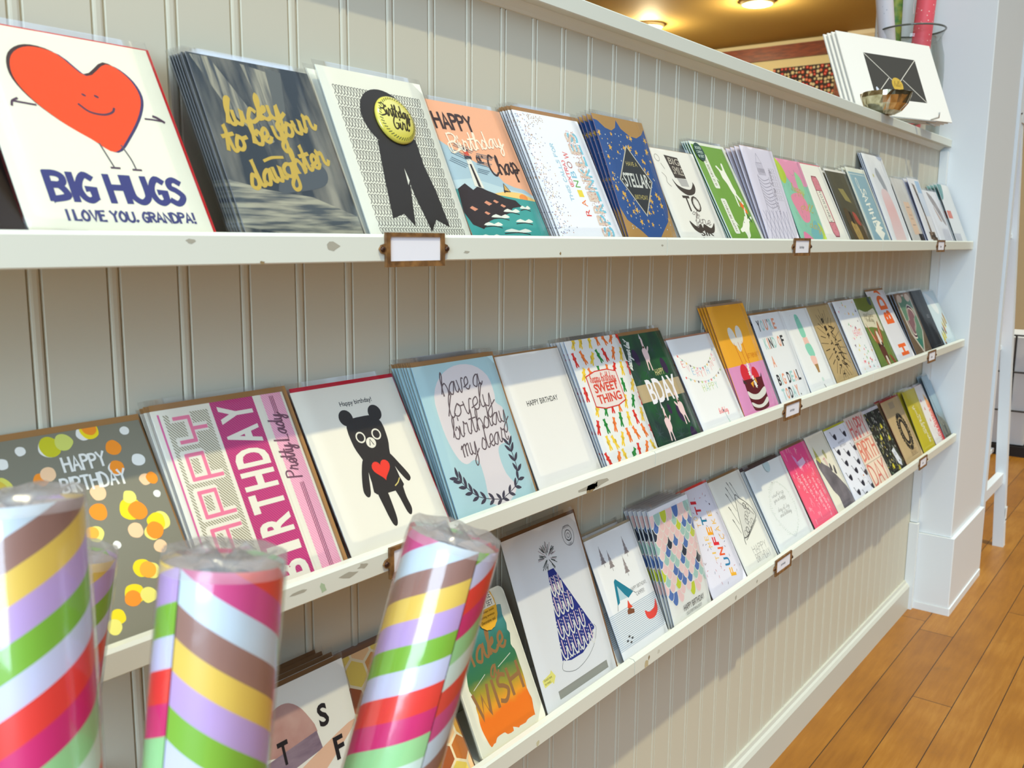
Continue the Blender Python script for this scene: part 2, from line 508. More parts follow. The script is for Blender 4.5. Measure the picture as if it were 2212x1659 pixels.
class Art:
    """prints flat artwork on a card face; design space 108 x 140, origin bottom left"""
    STEP = 0.04
    def __init__(s, rng=0):
        s.lay = []          # (layer, verts, faces, material)
        s.L = 1
        s.rnd = random.Random(rng)
        s.W, s.H = 108.0, 140.0
        s.clip = True
    def mat(s, c): return c if isinstance(c, bpy.types.Material) else ink(c)
    def up(s, n=1): s.L += n
    def raw(s, vs, fs, c, dz=None):
        if s.clip:
            vs = [(min(max(x, 0.0), s.W), min(max(y, 0.0), s.H)) for x, y in vs]
        s.lay.append((s.L, vs, fs, s.mat(c), dz))
    def poly(s, pts, c, smooth=False, k=4):
        if smooth: pts = smooth_pts(pts, k, True)
        s.raw(pts, [tuple(range(len(pts)))], c)
    def rect(s, x, y, w, h, c): s.poly([(x, y), (x+w, y), (x+w, y+h), (x, y+h)], c)
    def ell(s, cx, cy, rx, ry, c, rot=0, n=24):
        a = R(rot)
        s.poly([(cx+rx*math.cos(t)*math.cos(a)-ry*math.sin(t)*math.sin(a), cy+rx*math.cos(t)*math.sin(a)+ry*math.sin(t)*math.cos(a)) for t in [2*math.pi*i/n for i in range(n)]], c)
    def blob(s, cx, cy, r, c, wob=0.12, n=9):
        s.poly([(cx+r*(1+s.rnd.uniform(-wob, wob))*math.cos(2*math.pi*i/n), cy+r*(1+s.rnd.uniform(-wob, wob))*math.sin(2*math.pi*i/n)) for i in range(n)], c, True, 3)
    def line(s, pts, w, c, smooth=False, k=4, taper=None):
        if smooth: pts = smooth_pts(pts, k)
        vs, n = [], len(pts)
        if n < 2: return
        for i, p in enumerate(pts):
            a, b = pts[max(i-1, 0)], pts[min(i+1, n-1)]
            dx, dy = b[0]-a[0], b[1]-a[1]
            d = math.hypot(dx, dy) or 1e-6
            nx, ny = -dy/d, dx/d
            e = 0.0
            if i == 0: e = -0.35*w
            if i == n-1: e = 0.35*w
            ww = w*0.5
            if 0 < i < n-1:
                d1 = (p[0]-a[0], p[1]-a[1]); d2 = (b[0]-p[0], b[1]-p[1])
                l1 = math.hypot(*d1) or 1e-6; l2 = math.hypot(*d2) or 1e-6
                cs = max(-0.2, (d1[0]*d2[0]+d1[1]*d2[1])/(l1*l2))
                ww = min(ww/math.sqrt((1+cs)/2), w*0.75)
            if taper: ww *= taper(i/(n-1))
            q = (p[0]+dx/d*e, p[1]+dy/d*e)
            vs += [(q[0]+nx*ww, q[1]+ny*ww), (q[0]-nx*ww, q[1]-ny*ww)]
        s.raw(vs, [(2*i, 2*i+1, 2*i+3, 2*i+2) for i in range(n-1)], c, [0.004*(i//2)/n for i in range(2*n)])
    def loop(s, pts, w, c, smooth=True):
        p = smooth_pts(pts, 4, True) if smooth else list(pts)
        s.line(p + [p[0]], w, c)
    def ring(s, cx, cy, r, w, c, ry=None):
        s.line([(cx+r*math.cos(t), cy+(ry or r)*math.sin(t)) for t in [2*math.pi*i/28 for i in range(29)]], w, c)
    def tf(s, x, y, sx, sy, rot, shear):
        ca, sa = math.cos(R(rot)), math.sin(R(rot))
        def f(p):
            a, b = (p[0]+shear*p[1])*sx, p[1]*sy
            return (x+a*ca-b*sa, y+a*sa+b*ca)
        return f
    def hand(s, text, x, y, h, c, w, length=None, rot=0, shear=0.0, k=4, jig=0.0):
        st, tw = stroke_text(text, False, k)
        sy = h/9.0; sx = (length/(tw-2)) if length else sy
        f = s.tf(x, y, sx, sy, rot, shear)
        for p in st:
            d = s.rnd.uniform(-jig, jig)
            s.line([f((a, b+d)) for a, b in p], w, c)
    def scr(s, text, x, y, xh, c, w, length=None, rot=0, shear=0.25, k=4, calli=0.0):
        st, tw = stroke_text(text, True, k)
        sy = xh/4.0; sx = (length/tw) if length else sy
        f = s.tf(x, y, sx, sy, rot, shear)
        for p in st: s.line([f(q) for q in p], w, c)
        return tw*sx
    def sans(s, text, x, y, h, c, length=None, rot=0, shear=0.0, off=0.0):
        vs, fs, w, hh = font_polys(text, off)
        sy = h/hh; sx = (length/w) if length else sy
        f = s.tf(x, y, sx, sy, rot, shear)
        s.raw([f(v) for v in vs], fs, c)
        return w*sx
    def star(s, cx, cy, r, c, rot=0, inner=0.42, n=5):
        s.poly([(cx+(r if i % 2 == 0 else r*inner)*math.sin(math.pi*i/n+rot), cy+(r if i % 2 == 0 else r*inner)*math.cos(math.pi*i/n+rot)) for i in range(2*n)], c)
    def heart(s, cx, cy, r, c, rot=0):
        pts = []
        for i in range(28):
            t = 2*math.pi*i/28
            a = 16*math.sin(t)**3/16*r; b = (13*math.cos(t)-5*math.cos(2*t)-2*math.cos(3*t)-math.cos(4*t))/16*r
            pts.append((cx+a*math.cos(rot)-b*math.sin(rot), cy+a*math.sin(rot)+b*math.cos(rot)))
        s.poly(pts, c)
    def shape(s, pts, cx, cy, sc, c, rot=0, sx=1.0, smooth=True, k=3):
        ca, sa = math.cos(R(rot)), math.sin(R(rot))
        q = [(cx+(a*sx*ca-b*sa)*sc, cy+(a*sx*sa+b*ca)*sc) for a, b in pts]
        s.poly(q, c, smooth, k)
    def top(s): return (max([l for l, *_q in s.lay] + [0])+1)*s.STEP
    def emit(s, mb, kx, kz, y0=0.0, dome=None):
        """onto the plane y = y0 (metres), facing -y"""
        for k, (L, vs, fs, m, dz) in enumerate(s.lay):
            y = y0 - (L*s.STEP + (k % 12)*0.0026)*0.001
            mb.add([(x*kx, y - (dome(x, z) if dome else 0) - (dz[i]*0.001 if dz else 0), z*kz) for i, (x, z) in enumerate(vs)], fs, m)

# ------------------------------------------------------------------ the three card shelves
LIP = {1: (0.929, 0.9096), 2: (0.6965, 0.6790), 3: (0.4645, 0.4454)}
BOARD = {k: v[0]-0.007 for k, v in LIP.items()}
SH_END = 2.2485
BRASS = noise_paint('aged_brass', (96, 66, 38), (150, 108, 62), 120, 0.45, 0.5)
SHELF = paint((228, 229, 214), 0.32, 0.45)
CHIP = paint((150, 128, 92), 0.7, 0.1)
SCUFF = paint((176, 170, 152), 0.7, 0.1)
def chips(mb, spots, y, seed):
    rn = random.Random(seed)
    for x, z, w, h, c in spots:
        n = 9
        pts = [(x+w/2*(1+rn.uniform(-.45, .35))*math.cos(2*math.pi*i/n), y, z+h/2*(1+rn.uniform(-.45, .35))*math.sin(2*math.pi*i/n)) for i in range(n)]
        mb.add(pts, [tuple(range(n))], c)
def label_holder(parent, x, zt, word):
    """brass card frame screwed to the lip: frame, paper, screws"""
    m = MB()
    w, h, t, y = 0.062, 0.0245, 0.0042, -0.0882
    z0 = zt - h + 0.0012
    def bar(a, b, c, d): m.prism([(a, c), (b, c), (b, d), (a, d)], 'y', y-0.0022, y, BRASS)
    bar(-w/2, w/2, 0, t); bar(-w/2, w/2, h-t*0.7, h); bar(-w/2, -w/2+t, t, h-t*0.7); bar(w/2-t, w/2, t, h-t*0.7)
    for s in (-1, 1):
        e = [(s*w/2, h*0.36), (s*(w/2+0.0038), h*0.40), (s*(w/2+0.0058), h*0.52), (s*(w/2+0.0038), h*0.64), (s*w/2, h*0.68)]
        if s < 0: e = e[::-1]
        m.prism(e, 'y', y-0.0015, y, BRASS)
    o = m.build('label_holder', parent, (x, 0, z0))
    p = MB(); p.box((-w/2+0.003, y-0.0010, 0.003), (w/2-0.003, y-0.0004, h-0.0022), paint((240, 238, 242), 0.6, 0.2))
    if word:
        a = Art(); a.clip = False
        a.sans(word, 0, 0, 5.0, (120, 118, 124), off=0.01)
        wd = max(v[0] for v in a.lay[0][1])
        a.lay = [(l, [(q[0]-wd/2, q[1]+9.0) for q in v], f, mt, dz) for l, v, f, mt, dz in a.lay]
        a.emit(p, 0.001, 0.001, y-0.0011)
    p.build('paper_label', o)
    for s in (-1, 1):
        q = MB()
        q.lathe([(0.0022, 0.0), (0.0019, 0.0010), (0.0010, 0.0016), (0.0, 0.0018)], paint((70, 44, 30), 0.4, 0.5, 0.6), 12)
        so = q.build('screw', o, (s*(w/2+0.0030), y-0.0015, h*0.52), (R(90), 0, 0))
SHELF_LABEL = {1: 'long white shelf of greeting cards just under the top ledge', 2: 'middle long white shelf of greeting cards, chipped brown patch on its edge', 3: 'lowest long white shelf of greeting cards, above the bare panelling'}
for row in (1, 2, 3):
    zt, zb = LIP[row]
    sh = empty('card_shelf', (0.95, -0.044, zb))
    tag(sh, SHELF_LABEL[row], 'shelf', 'white card shelves on the panelled wall')
    off = Vector((-0.95, 0.044, -zb))
    m = MB(); m.box((-0.36, -0.0804, zt-0.016), (SH_END, -0.0006, zt-0.007), SHELF)
    b = m.build('shelf_board', sh, off)
    cuts = {1: (-0.36, 0.731, 1.517, SH_END), 2: (-0.36, 0.721, 1.517, SH_END), 3: (-0.36, 0.690, 1.517, SH_END)}[row]
    for i in range(3):
        m = MB()
        dy = (0.0, 0.0, 0.0)[i]
        x0, x1 = cuts[i]+(0.0006 if i else 0), cuts[i+1]-0.0006
        m.prism([(-0.0805, zb), (-0.0872, zb), (-0.088, zb+0.0008), (-0.088, zt-0.0022), (-0.0862, zt), (-0.0805, zt)], 'x', x0, x1, SHELF)
        if row == 2 and i == 0:
            chips(m, [(0.598, zb+0.0055, 0.050, 0.007, SCUFF), (0.59, zb+0.0055, 0.022, 0.0085, CHIP), (0.600, zb+0.006, 0.005, 0.0065, paint((214, 210, 196), .6)), (0.588, zb+0.005, 0.004, 0.006, paint((206, 198, 178), .6)),
                      (0.270, zb+0.009, 0.016, 0.004, SCUFF), (0.285, zb+0.012, 0.01, 0.004, SCUFF), (0.247, zb+0.007, 0.006, 0.007, paint((176, 196, 160), .6)), (0.225, zb+0.01, 0.012, 0.003, SCUFF)], -0.0881, 5)
        if row == 1 and i == 0:
            chips(m, [(0.262, zb+0.011, 0.012, 0.006, SCUFF), (0.155, zb+0.014, 0.006, 0.003, SCUFF), (0.40, zb+0.006, 0.008, 0.002, SCUFF), (0.53, zb+0.004, 0.003, 0.003, CHIP), (0.205, zb+0.001, 0.004, 0.002, CHIP), (0.36, zb+0.001, 0.004, 0.002, CHIP), (0.72, zb+0.011, 0.005, 0.002, SCUFF)], -0.0881, 6)
        if row == 3 and i == 1:
            chips(m, [(0.716, zb+0.005, 0.012, 0.010, paint((196, 180, 140), .6)), (0.722, zb+0.010, 0.004, 0.008, CHIP), (0.745, zb+0.009, 0.006, 0.006, paint((206, 204, 186), .6)), (0.96, zb+0.007, 0.006, 0.006, SCUFF), (1.03, zb+0.008, 0.006, 0.005, SCUFF)], -0.0881, 7)
        if row == 3 and i == 0:
            chips(m, [(0.507, zb+0.004, 0.006, 0.007, paint((206, 200, 164), .6)), (0.40, zb+0.013, 0.003, 0.002, CHIP)], -0.0881, 8)
        m.build('shelf_lip', sh, off)
    for x, wd in ((0.341, ''), (1.125, 'birthday'), (1.928, 'love')):
        label_holder(sh, x-0.95, zt-zb, wd)
        h = sh.children[-1]
for o in list(COL.objects):
    if o.name.startswith('label_holder'): o.location.y = 0.044

# ------------------------------------------------------------------ things on the ledge
LZ = 1.1655
# stack of envelope prints on a wire easel, turned toward the aisle
WB = Vector((2.040, -0.066, 1.181)); WL = Vector((1.770, 0.049, 1.181))
wdir = (WB-WL).normalized(); width = (WB-WL).length
back = Vector((-wdir.y, wdir.x, 0)).normalized()
lean = R(23)
updir = (Vector((0, 0, 1))*math.cos(lean) + back*math.sin(lean)).normalized()
nrm = updir.cross(wdir).normalized()      # points to the aisle? fixed below
if nrm.dot(Vector((-1, -1, 0))) < 0: nrm = -nrm
Mp = Matrix(((wdir.x, -nrm.x, updir.x, WL.x), (wdir.y, -nrm.y, updir.y, WL.y), (wdir.z, -nrm.z, updir.z, WL.z), (0, 0, 0, 1)))
PH = 0.184
def envelope_print(front):
    r = empty('envelope_print')
    m = MB(); m.box((0, 0.0, 0), (width, 0.0022, PH), paint((238, 234, 224), 0.5, 0.25))
    if front:
        a = Art(); a.W, a.H = width*1000, PH*1000
        x0, x1, y0, y1 = 66, width*1000-66, 40, PH*1000-42
        a.rect(x0, y0, x1-x0, y1-y0, (66, 62, 54)); a.up()
        cx, cy = (x0+x1)/2, (y0+y1)/2-16
        wc = (226, 220, 204)
        a.line([(x0+1, y1-1), (cx-8, cy+6), (cx, cy)], 1.6, wc); a.line([(x1-1, y1-1), (cx+8, cy+6), (cx, cy)], 1.6, wc)
        a.line([(x0+1, y0+1), (cx-22, cy+14)], 1.6, wc); a.line([(x1-1, y0+1), (cx+22, cy+14)], 1.6, wc)
        a.up()
        a.ell(cx, cy, 17, 17, (204, 168, 62), n=32); a.up()
        a.scr('hello', cx-11, cy-4, 6.5, (128, 100, 34), 0.7, 22)
        a.emit(m, 0.001, 0.001, 0)
    m.build('mat_board', r)
    if not front: return r
    return r
for i in range(4):
    r = envelope_print(i == 0)
    r.matrix_world = Mp @ Matrix.Translation((-0.006*i, 0.0055*i, 0.0))
    tag(r, 'white matted print of a black envelope with gold hello seal on the ledge' if i == 0 else 'white mat edge showing behind the black envelope print on the ledge', 'print', 'matted envelope prints on the ledge')
# wire easel
es = empty('wire_easel', (2.0, 0.0, LZ))
tag(es, 'small bent wire easel under the black envelope print', 'easel')
m = MB(); wire = paint((206, 204, 196), 0.3, 0.6, 0.7)
for f in (0.24, 0.76):
    p = WL.lerp(WB, f)
    tip = p + nrm*0.020
    bk = p + back*0.085
    pts = [tip + Vector((0, 0, 0.006)), tip + Vector((0, 0, -0.004)), p + Vector((0, 0, -0.004)) + back*0.03, Vector((bk.x, bk.y, LZ+0.0022))]
    m.tube([q - Vector((2.0, 0, LZ)) for q in pts], 0.0018, wire, 8)
    ft = p + nrm*0.012
    m.tube([Vector((ft.x, ft.y, LZ+0.0022)) - Vector((2.0, 0, LZ)), p + back*0.01 + Vector((0, 0, -0.004)) - Vector((2.0, 0, LZ)), p + back*0.075 + updir*0.14 - Vector((2.0, 0, LZ))], 0.0018, wire, 8)
a_, b_ = WL.lerp(WB, .24), WL.lerp(WB, .76)
m.tube([a_ + nrm*0.012 + Vector((-2.0, 0, LZ+0.0022-1.177)) - Vector((0, 0, LZ)), b_ + nrm*0.012 + Vector((-2.0, 0, LZ+0.0022-1.177)) - Vector((0, 0, LZ))], 0.0018, wire, 8)
m.build('wire_frame', es)
# hammered silver bowl with round stickers
BP = Vector((1.715, -0.018, LZ))
bw = empty('silver_bowl', BP)
tag(bw, 'small hammered silver bowl on the ledge in front of the envelope print', 'bowl')
SIL = noise_paint('hammered_silver', (170, 160, 128), (226, 220, 196), 60, 0.16, 0.5)
SIL.node_tree.nodes['Principled BSDF'].inputs['Metallic'].default_value = 1.0
m = MB(); rn = random.Random(3)
prof = [(0.0, 0.001), (0.018, 0.0), (0.03, 0.006), (0.040, 0.018), (0.045, 0.032), (0.046, 0.040), (0.044, 0.040), (0.042, 0.032), (0.036, 0.018), (0.026, 0.009), (0.0, 0.006)]
m.lathe(prof, SIL, 40, smooth=False)
m.v = [(x*(1+rn.uniform(-.022, .022)), y*(1+rn.uniform(-.022, .022)), max(z+rn.uniform(-.0008, .0008), 0.0)) for x, y, z in m.v]
m.build('bowl_body', bw)
for i, (dx, dy, ti, c) in enumerate(((-0.016, 0.004, 62, (226, 232, 246)), (0.012, 0.008, 48, (222, 222, 234)))):
    s = empty('round_sticker', BP + Vector((dx, dy, 0.032)), (R(ti), R(8), 0))
    tag(s, ('white round sticker with blue swirl standing in the silver bowl', 'plain pale round sticker leaning in the silver bowl')[i], 'sticker', 'round stickers in the silver bowl')
    m = MB(); m.lathe([(0.0, 0.0), (0.021, 0.0), (0.021, 0.0008), (0.0, 0.0008)], paint(c, 0.4, 0.3), 28, smooth=False)
    if i == 0:
        for rr, cc in ((0.012, (120, 170, 226)), (0.008, (226, 232, 246)), (0.005, (96, 150, 216))):
            n = 20; z = 0.0009 + (0.012-rr)*0.02
            m.add([(rr*math.cos(2*math.pi*k/n), rr*math.sin(2*math.pi*k/n), z) for k in range(n)], [tuple(range(n))], paint(cc, 0.4))
    m.build('sticker_disc', s)
# clear glass jar holding paper rolls
GLASS = film_mat('jar_glass', 0.03, 0.0, 10, 0.02, 0.45, (0.93, 0.96, 0.95, 1))
JC = Vector((2.168, 0.066, LZ))
JR = 0.075
j = empty('glass_jar', JC)
tag(j, 'tall clear glass jar holding paper rolls on the ledge by the pillar', 'jar')
m = MB()
m.lathe([(0.0, 0.004), (JR*0.8, 0.004), (JR*0.9, 0.0), (JR, 0.008), (JR, 0.15), (JR*0.97, 0.185), (JR*0.88, 0.212), (JR*0.87, 0.225), (JR*0.97, 0.240)], GLASS, 48)
m.build('jar_glass', j)
m = MB()
n = 40
ringp = [(JR*0.965*math.cos(2*math.pi*i/n), JR*0.965*math.sin(2*math.pi*i/n), 0.2425) for i in range(n+1)]
m.tube(ringp, 0.0022, paint((96, 100, 92), 0.1, 0.7), 8, caps=False)
m.build('rim', j)
def small_roll(name, label, base, tip, r, mat, extra=None):
    b, t_ = JC + Vector(base), JC + Vector(tip)
    o = empty(name, b)
    tag(o, label, 'paper roll', 'paper rolls in the glass jar')
    d = t_-b
    m = MB(); m.tube([(0, 0, 0), d*0.5, d], r, mat, 20)
    m.build('paper', o)
    if extra: extra(o, d, r)
    return o
def dots_mat(name, c1, c2, scale, thr):
    m, t, b = base_mat(name)
    v = t.nodes.new('ShaderNodeTexVoronoi'); v.inputs['Scale'].default_value = scale
    co = t.nodes.new('ShaderNodeTexCoord')
    g = t.nodes.new('ShaderNodeMath'); g.operation = 'LESS_THAN'; g.inputs[1].default_value = thr
    mx = t.nodes.new('ShaderNodeMix'); mx.data_type = 'RGBA'; mx.inputs[6].default_value = lin(c1); mx.inputs[7].default_value = lin(c2)
    t.links.new(co.outputs['Object'], v.inputs['Vector']); t.links.new(v.outputs['Distance'], g.inputs[0]); t.links.new(g.outputs[0], mx.inputs[0]); t.links.new(mx.outputs[2], b.inputs['Base Color'])
    b.inputs['Roughness'].default_value = 0.5
    return m
def tie(o, d, r):
    m = MB(); u = d.normalized(); a = u.cross(Vector((1, 0, 0.2))).normalized(); b = u.cross(a); c = d*0.80
    m.tube([c + (a*math.cos(2*math.pi*i/20)+b*math.sin(2*math.pi*i/20))*(r+0.001) for i in range(21)], 0.0014, paint((240, 226, 220), .6), 6, caps=False)
    m.tube([c + a*r, c + a*(r+0.006) - u*0.02, c + a*(r+0.004) - u*0.045], 0.0012, paint((240, 226, 220), .6), 6)
    m.build('string_tie', o)
small_roll('wrapping_paper_roll', 'pink white-dotted paper roll tied with string in the glass jar', (-0.020, -0.018, 0.012), (0.008, -0.030, 0.40), 0.021, dots_mat('pink_dots', (236, 92, 104), (250, 214, 206), 120, 0.17), tie)
small_roll('wrapping_paper_roll', 'pale white paper roll with small grey marks leaning in the glass jar', (0.012, 0.03, 0.012), (-0.072, 0.060, 0.42), 0.019, dots_mat('grey_marks', (226, 222, 226), (150, 150, 168), 95, 0.10))
small_roll('wrapping_paper_roll', 'white paper roll with yellow flowers and dark end in the glass jar', (0.026, -0.024, 0.012), (0.036, -0.016, 0.41), 0.016, dots_mat('yellow_flowers', (232, 226, 214), (206, 196, 96), 55, 0.24))
small_roll('wrapping_paper_roll', 'green paper roll behind the pink one in the glass jar', (0.018, 0.040, 0.012), (-0.018, 0.036, 0.41), 0.015, noise_paint('leaf_print', (72, 120, 60), (150, 160, 70), 50))

# ------------------------------------------------------------------ framed display on the far wall
fr = empty('framed_display', (8.19, 2.80, 2.20))
tag(fr, 'dark brown wooden frame with cream lining and floral paper, on the far wall', 'display frame')
WOOD = noise_paint('dark_wood', (92, 36, 20), (130, 56, 30), 12, 0.4, 0.4, (1, 1, 8))
off = Vector((-8.19, -2.80, -2.20))
for pts in (((8.13, 2.20, 1.5), (8.19, 2.285, 2.69)), ((8.13, 4.0, 1.5), (8.19, 4.08, 2.69))):
    m = MB(); m.box(pts[0], pts[1], WOOD); m.build('frame_post', fr, off)
m = MB(); m.box((8.135, 2.285, 2.535), (8.185, 4.0, 2.655), WOOD); m.build('frame_rail', fr, off)
m = MB(); m.box((8.165, 2.285, 1.5), (8.178, 4.0, 2.535), paint((212, 204, 164), .6)); m.build('lining', fr, off)
a = Art(11); a.W, a.H = 560, 700
a.rect(0, 0, 560, 700, (44, 38, 44)); a.up()
for i in range(17):
    for k in range(20):
        x, y = 18+i*33+a.rnd.uniform(-9, 9), 14+k*35+a.rnd.uniform(-9, 9)
        c = a.rnd.choice([(206, 196, 164), (214, 206, 178), (190, 32, 36), (206, 96, 70), (200, 190, 150), (196, 40, 40)])
        r = a.rnd.uniform(9, 15)
        for q in range(5): a.ell(x+r*.6*math.cos(q*1.257), y+r*.6*math.sin(q*1.257), r*.5, r*.5, c, n=8)
        a.L += 1; a.ell(x, y, r*.28, r*.28, (230, 220, 190), n=8); a.L -= 1
m = MB(); a.emit(m, 0.001, 0.001, 0); m.box((0, 0.0, 0), (0.56, 0.004, 0.70), paint((44, 38, 44), .6))
o = m.build('floral_paper', fr, Vector((8.158, 2.86, 1.76)) + off, (0, 0, R(-90)))
# ------------------------------------------------------------------ white ladder shelf past the pillar
LAD = paint((232, 238, 240), 0.35, 0.4)
ld = empty('ladder_shelf', (2.78, -0.05, 0))
tag(ld, 'white wooden ladder shelf standing just past the pillar', 'shelf')
off = Vector((-2.78, 0.05, 0))
m = MB(); m.prism([(2.617, -0.10), (2.646, -0.10), (2.646, -0.072), (2.617, -0.072)], 'z', 0.0, 1.75, LAD)
m.build('upright', ld, off)
def slanted(x0, x1, ya, yb, dep, z1):
    m = MB()
    vs = [(x0, ya, 0), (x1, ya, 0), (x1, ya+dep, 0), (x0, ya+dep, 0), (x0, yb, z1), (x1, yb, z1), (x1, yb+dep, z1), (x0, yb+dep, z1)]
    m.add(vs, [(3, 2, 1, 0), (4, 5, 6, 7), (0, 1, 5, 4), (1, 2, 6, 5), (2, 3, 7, 6), (3, 0, 4, 7)], LAD)
    return m
u2 = slanted(2.914, 2.944, -0.115, -0.035, 0.03, 1.75)
u2.build('upright', ld, off)
for x in (2.617, 2.914):
    m = MB(); m.box((x, 0.22, 0), (x+0.03, 0.25, 1.75), LAD); m.build('upright', ld, off)
for z in (0.30, 0.62, 0.95, 1.28):
    m = MB(); m.box((2.617, -0.06, z-0.012), (2.944, 0.25, z), LAD); m.build('rung_shelf', ld, off)
m = MB(); m.box((2.646, -0.098, 0.20), (2.914, -0.078, 0.232), LAD); m.build('crossbar', ld, off)
m = MB(); m.box((2.9175, -0.1128, 0.075), (2.9395, -0.1115, 0.125), paint((244, 244, 240), .5)); m.box((2.920, -0.1132, 0.083), (2.937, -0.1127, 0.086), paint((60, 60, 60), .5)); m.build('price_sticker', ld, off)
m = MB(); m.lathe([(0.0035, 0.0), (0.003, 0.002), (0.0, 0.003)], paint((120, 120, 120), .3, .5, .8), 12); m.build('bolt', ld, Vector((2.632, -0.1005, 1.262)) + off, (R(90), 0, 0))
# goods on the ladder shelf
def goods(name, label, cat, group, x0, x1, y0, y1, z, h, colour, art=None):
    o = empty(name, ((x0+x1)/2, (y0+y1)/2, z))
    tag(o, label, cat, group)
    return o, Vector((-(x0+x1)/2, -(y0+y1)/2, -z))
reds = (132, 22, 48)
for i in range(4):
    z = 0.950 + i*0.0285
    o, of = goods('folded_cloth', ('bottom', 'second', 'third', 'topmost')[i] + ' white cloth with dark red stripe in the folded pile on the ladder shelf', 'cloth', 'striped cloths folded on the ladder shelf', 2.66, 2.90, -0.03, 0.20, z, .028, None)
    m = MB()
    m.prism([(-0.03, z+0.0005), (-0.036, z+0.009), (-0.03, z+0.0175), (0.20, z+0.0175), (0.20, z+0.0005)], 'x', 2.66, 2.90, paint((228, 224, 228), .8, .1))
    m.build('cloth_fold', o, of)
    m = MB()
    m.prism([(-0.032, z+0.0178), (-0.037, z+0.0225), (-0.032, z+0.0275), (0.20, z+0.0275), (0.20, z+0.0178)], 'x', 2.66, 2.90, paint(reds, .8, .1))
    m.build('striped_edge', o, of)
def printed(name, label, cat, group, p0, p1, colour, dotc, seed, n, r):
    o = empty(name, ((p0[0]+p1[0])/2, (p0[1]+p1[1])/2, p0[2]))
    tag(o, label, cat, group)
    of = Vector((-(p0[0]+p1[0])/2, -(p0[1]+p1[1])/2, -p0[2]))
    m = MB(); m.box(p0, p1, paint(colour, .6, .2))
    a = Art(seed); a.W, a.H = (p1[0]-p0[0])*1000, (p1[2]-p0[2])*1000
    for i in range(n): a.blob(a.rnd.uniform(4, a.W-4), a.rnd.uniform(4, a.H-4), r*a.rnd.uniform(.6, 1.3), dotc if not isinstance(dotc, list) else a.rnd.choice(dotc), .3)
    for k in range(len(a.lay)): a.lay[k] = (1+k % 5,) + a.lay[k][1:]
    e = MB(); a.emit(e, 0.001, 0.001, 0)
    m.add([(x+p0[0], y+p0[1], z+p0[2]) for x, y, z in e.v], [], paint(colour, .6, .2))
    b = len(m.v) - len(e.v)
    for f, k, s in zip(e.f, e.m, e.sm):
        m.f.append(tuple(i+b for i in f)); m.m.append(m.mi(e.mats[k])); m.sm.append(s)
    m.build('printed_face', o, of)
    return o
printed('gift_bag', 'kraft gift bag with bright orange leaves under the striped cloths', 'gift bag', None, (2.66, 0.0, 0.621), (2.90, 0.10, 0.90), (176, 140, 84), [(238, 112, 30), (244, 130, 44), (226, 100, 24)], 4, 26, 20)
printed('card_box', 'white box with pink and grey print on the upper ladder shelf', 'box', 'printed boxes on the ladder shelf', (2.66, 0.06, 1.077), (2.78, 0.16, 1.20), (226, 220, 222), [(226, 110, 140), (120, 124, 126), (236, 170, 180)], 5, 14, 12)
printed('card_box', 'white box with dark grey leaf print beside the pink one on the ladder shelf', 'box', 'printed boxes on the ladder shelf', (2.79, 0.06, 1.077), (2.90, 0.16, 1.20), (224, 226, 224), [(60, 70, 72), (120, 130, 128)], 6, 8, 12)
printed('paper_pad', 'orange flowered pad on the highest ladder shelf', 'paper pad', None, (2.66, 0.02, 1.281), (2.76, 0.05, 1.43), (236, 150, 80), [(250, 214, 190), (240, 110, 60)], 7, 22, 10)
printed('pattern_box', 'white box with red and blue spots on the lower ladder shelf', 'box', 'printed boxes on the ladder shelf', (2.66, 0.0, 0.301), (2.89, 0.12, 0.54), (214, 222, 220), [(60, 110, 130), (196, 70, 50), (90, 70, 50)], 8, 20, 16)
# wire basket on the floor further off
bk = empty('wire_basket', (4.52, 0.22, 0))
tag(bk, 'white lined wire basket with dark foot on the floor past the ladder shelf', 'basket')
m = MB(); m.prism([(-0.21, -0.17), (0.21, -0.17), (0.21, 0.17), (-0.21, 0.17)], 'z', 0.05, 0.52, paint((220, 220, 218), .6)); m.build('liner', bk)
m = MB(); m.prism([(-0.23, -0.19), (0.23, -0.19), (0.23, 0.19), (-0.23, 0.19)], 'z', 0.0, 0.045, paint((40, 36, 34), .5)); m.build('foot_tray', bk)
m = MB(); wr = paint((46, 42, 40), .4, .4)
for i in range(6):
    t = -0.22 + i*0.088
    m.tube([(t, -0.182, 0.046), (t, -0.182, 0.53)], 0.004, wr, 6); m.tube([(-0.222, -0.18+i*0.072, 0.046), (-0.222, -0.18+i*0.072, 0.53)], 0.004, wr, 6)
for z in (0.2, 0.37, 0.53):
    m.tube([(-0.224, 0.18, z), (-0.224, -0.184, z), (0.224, -0.184, z)], 0.004, wr, 6)
m.build('wire_cage', bk)
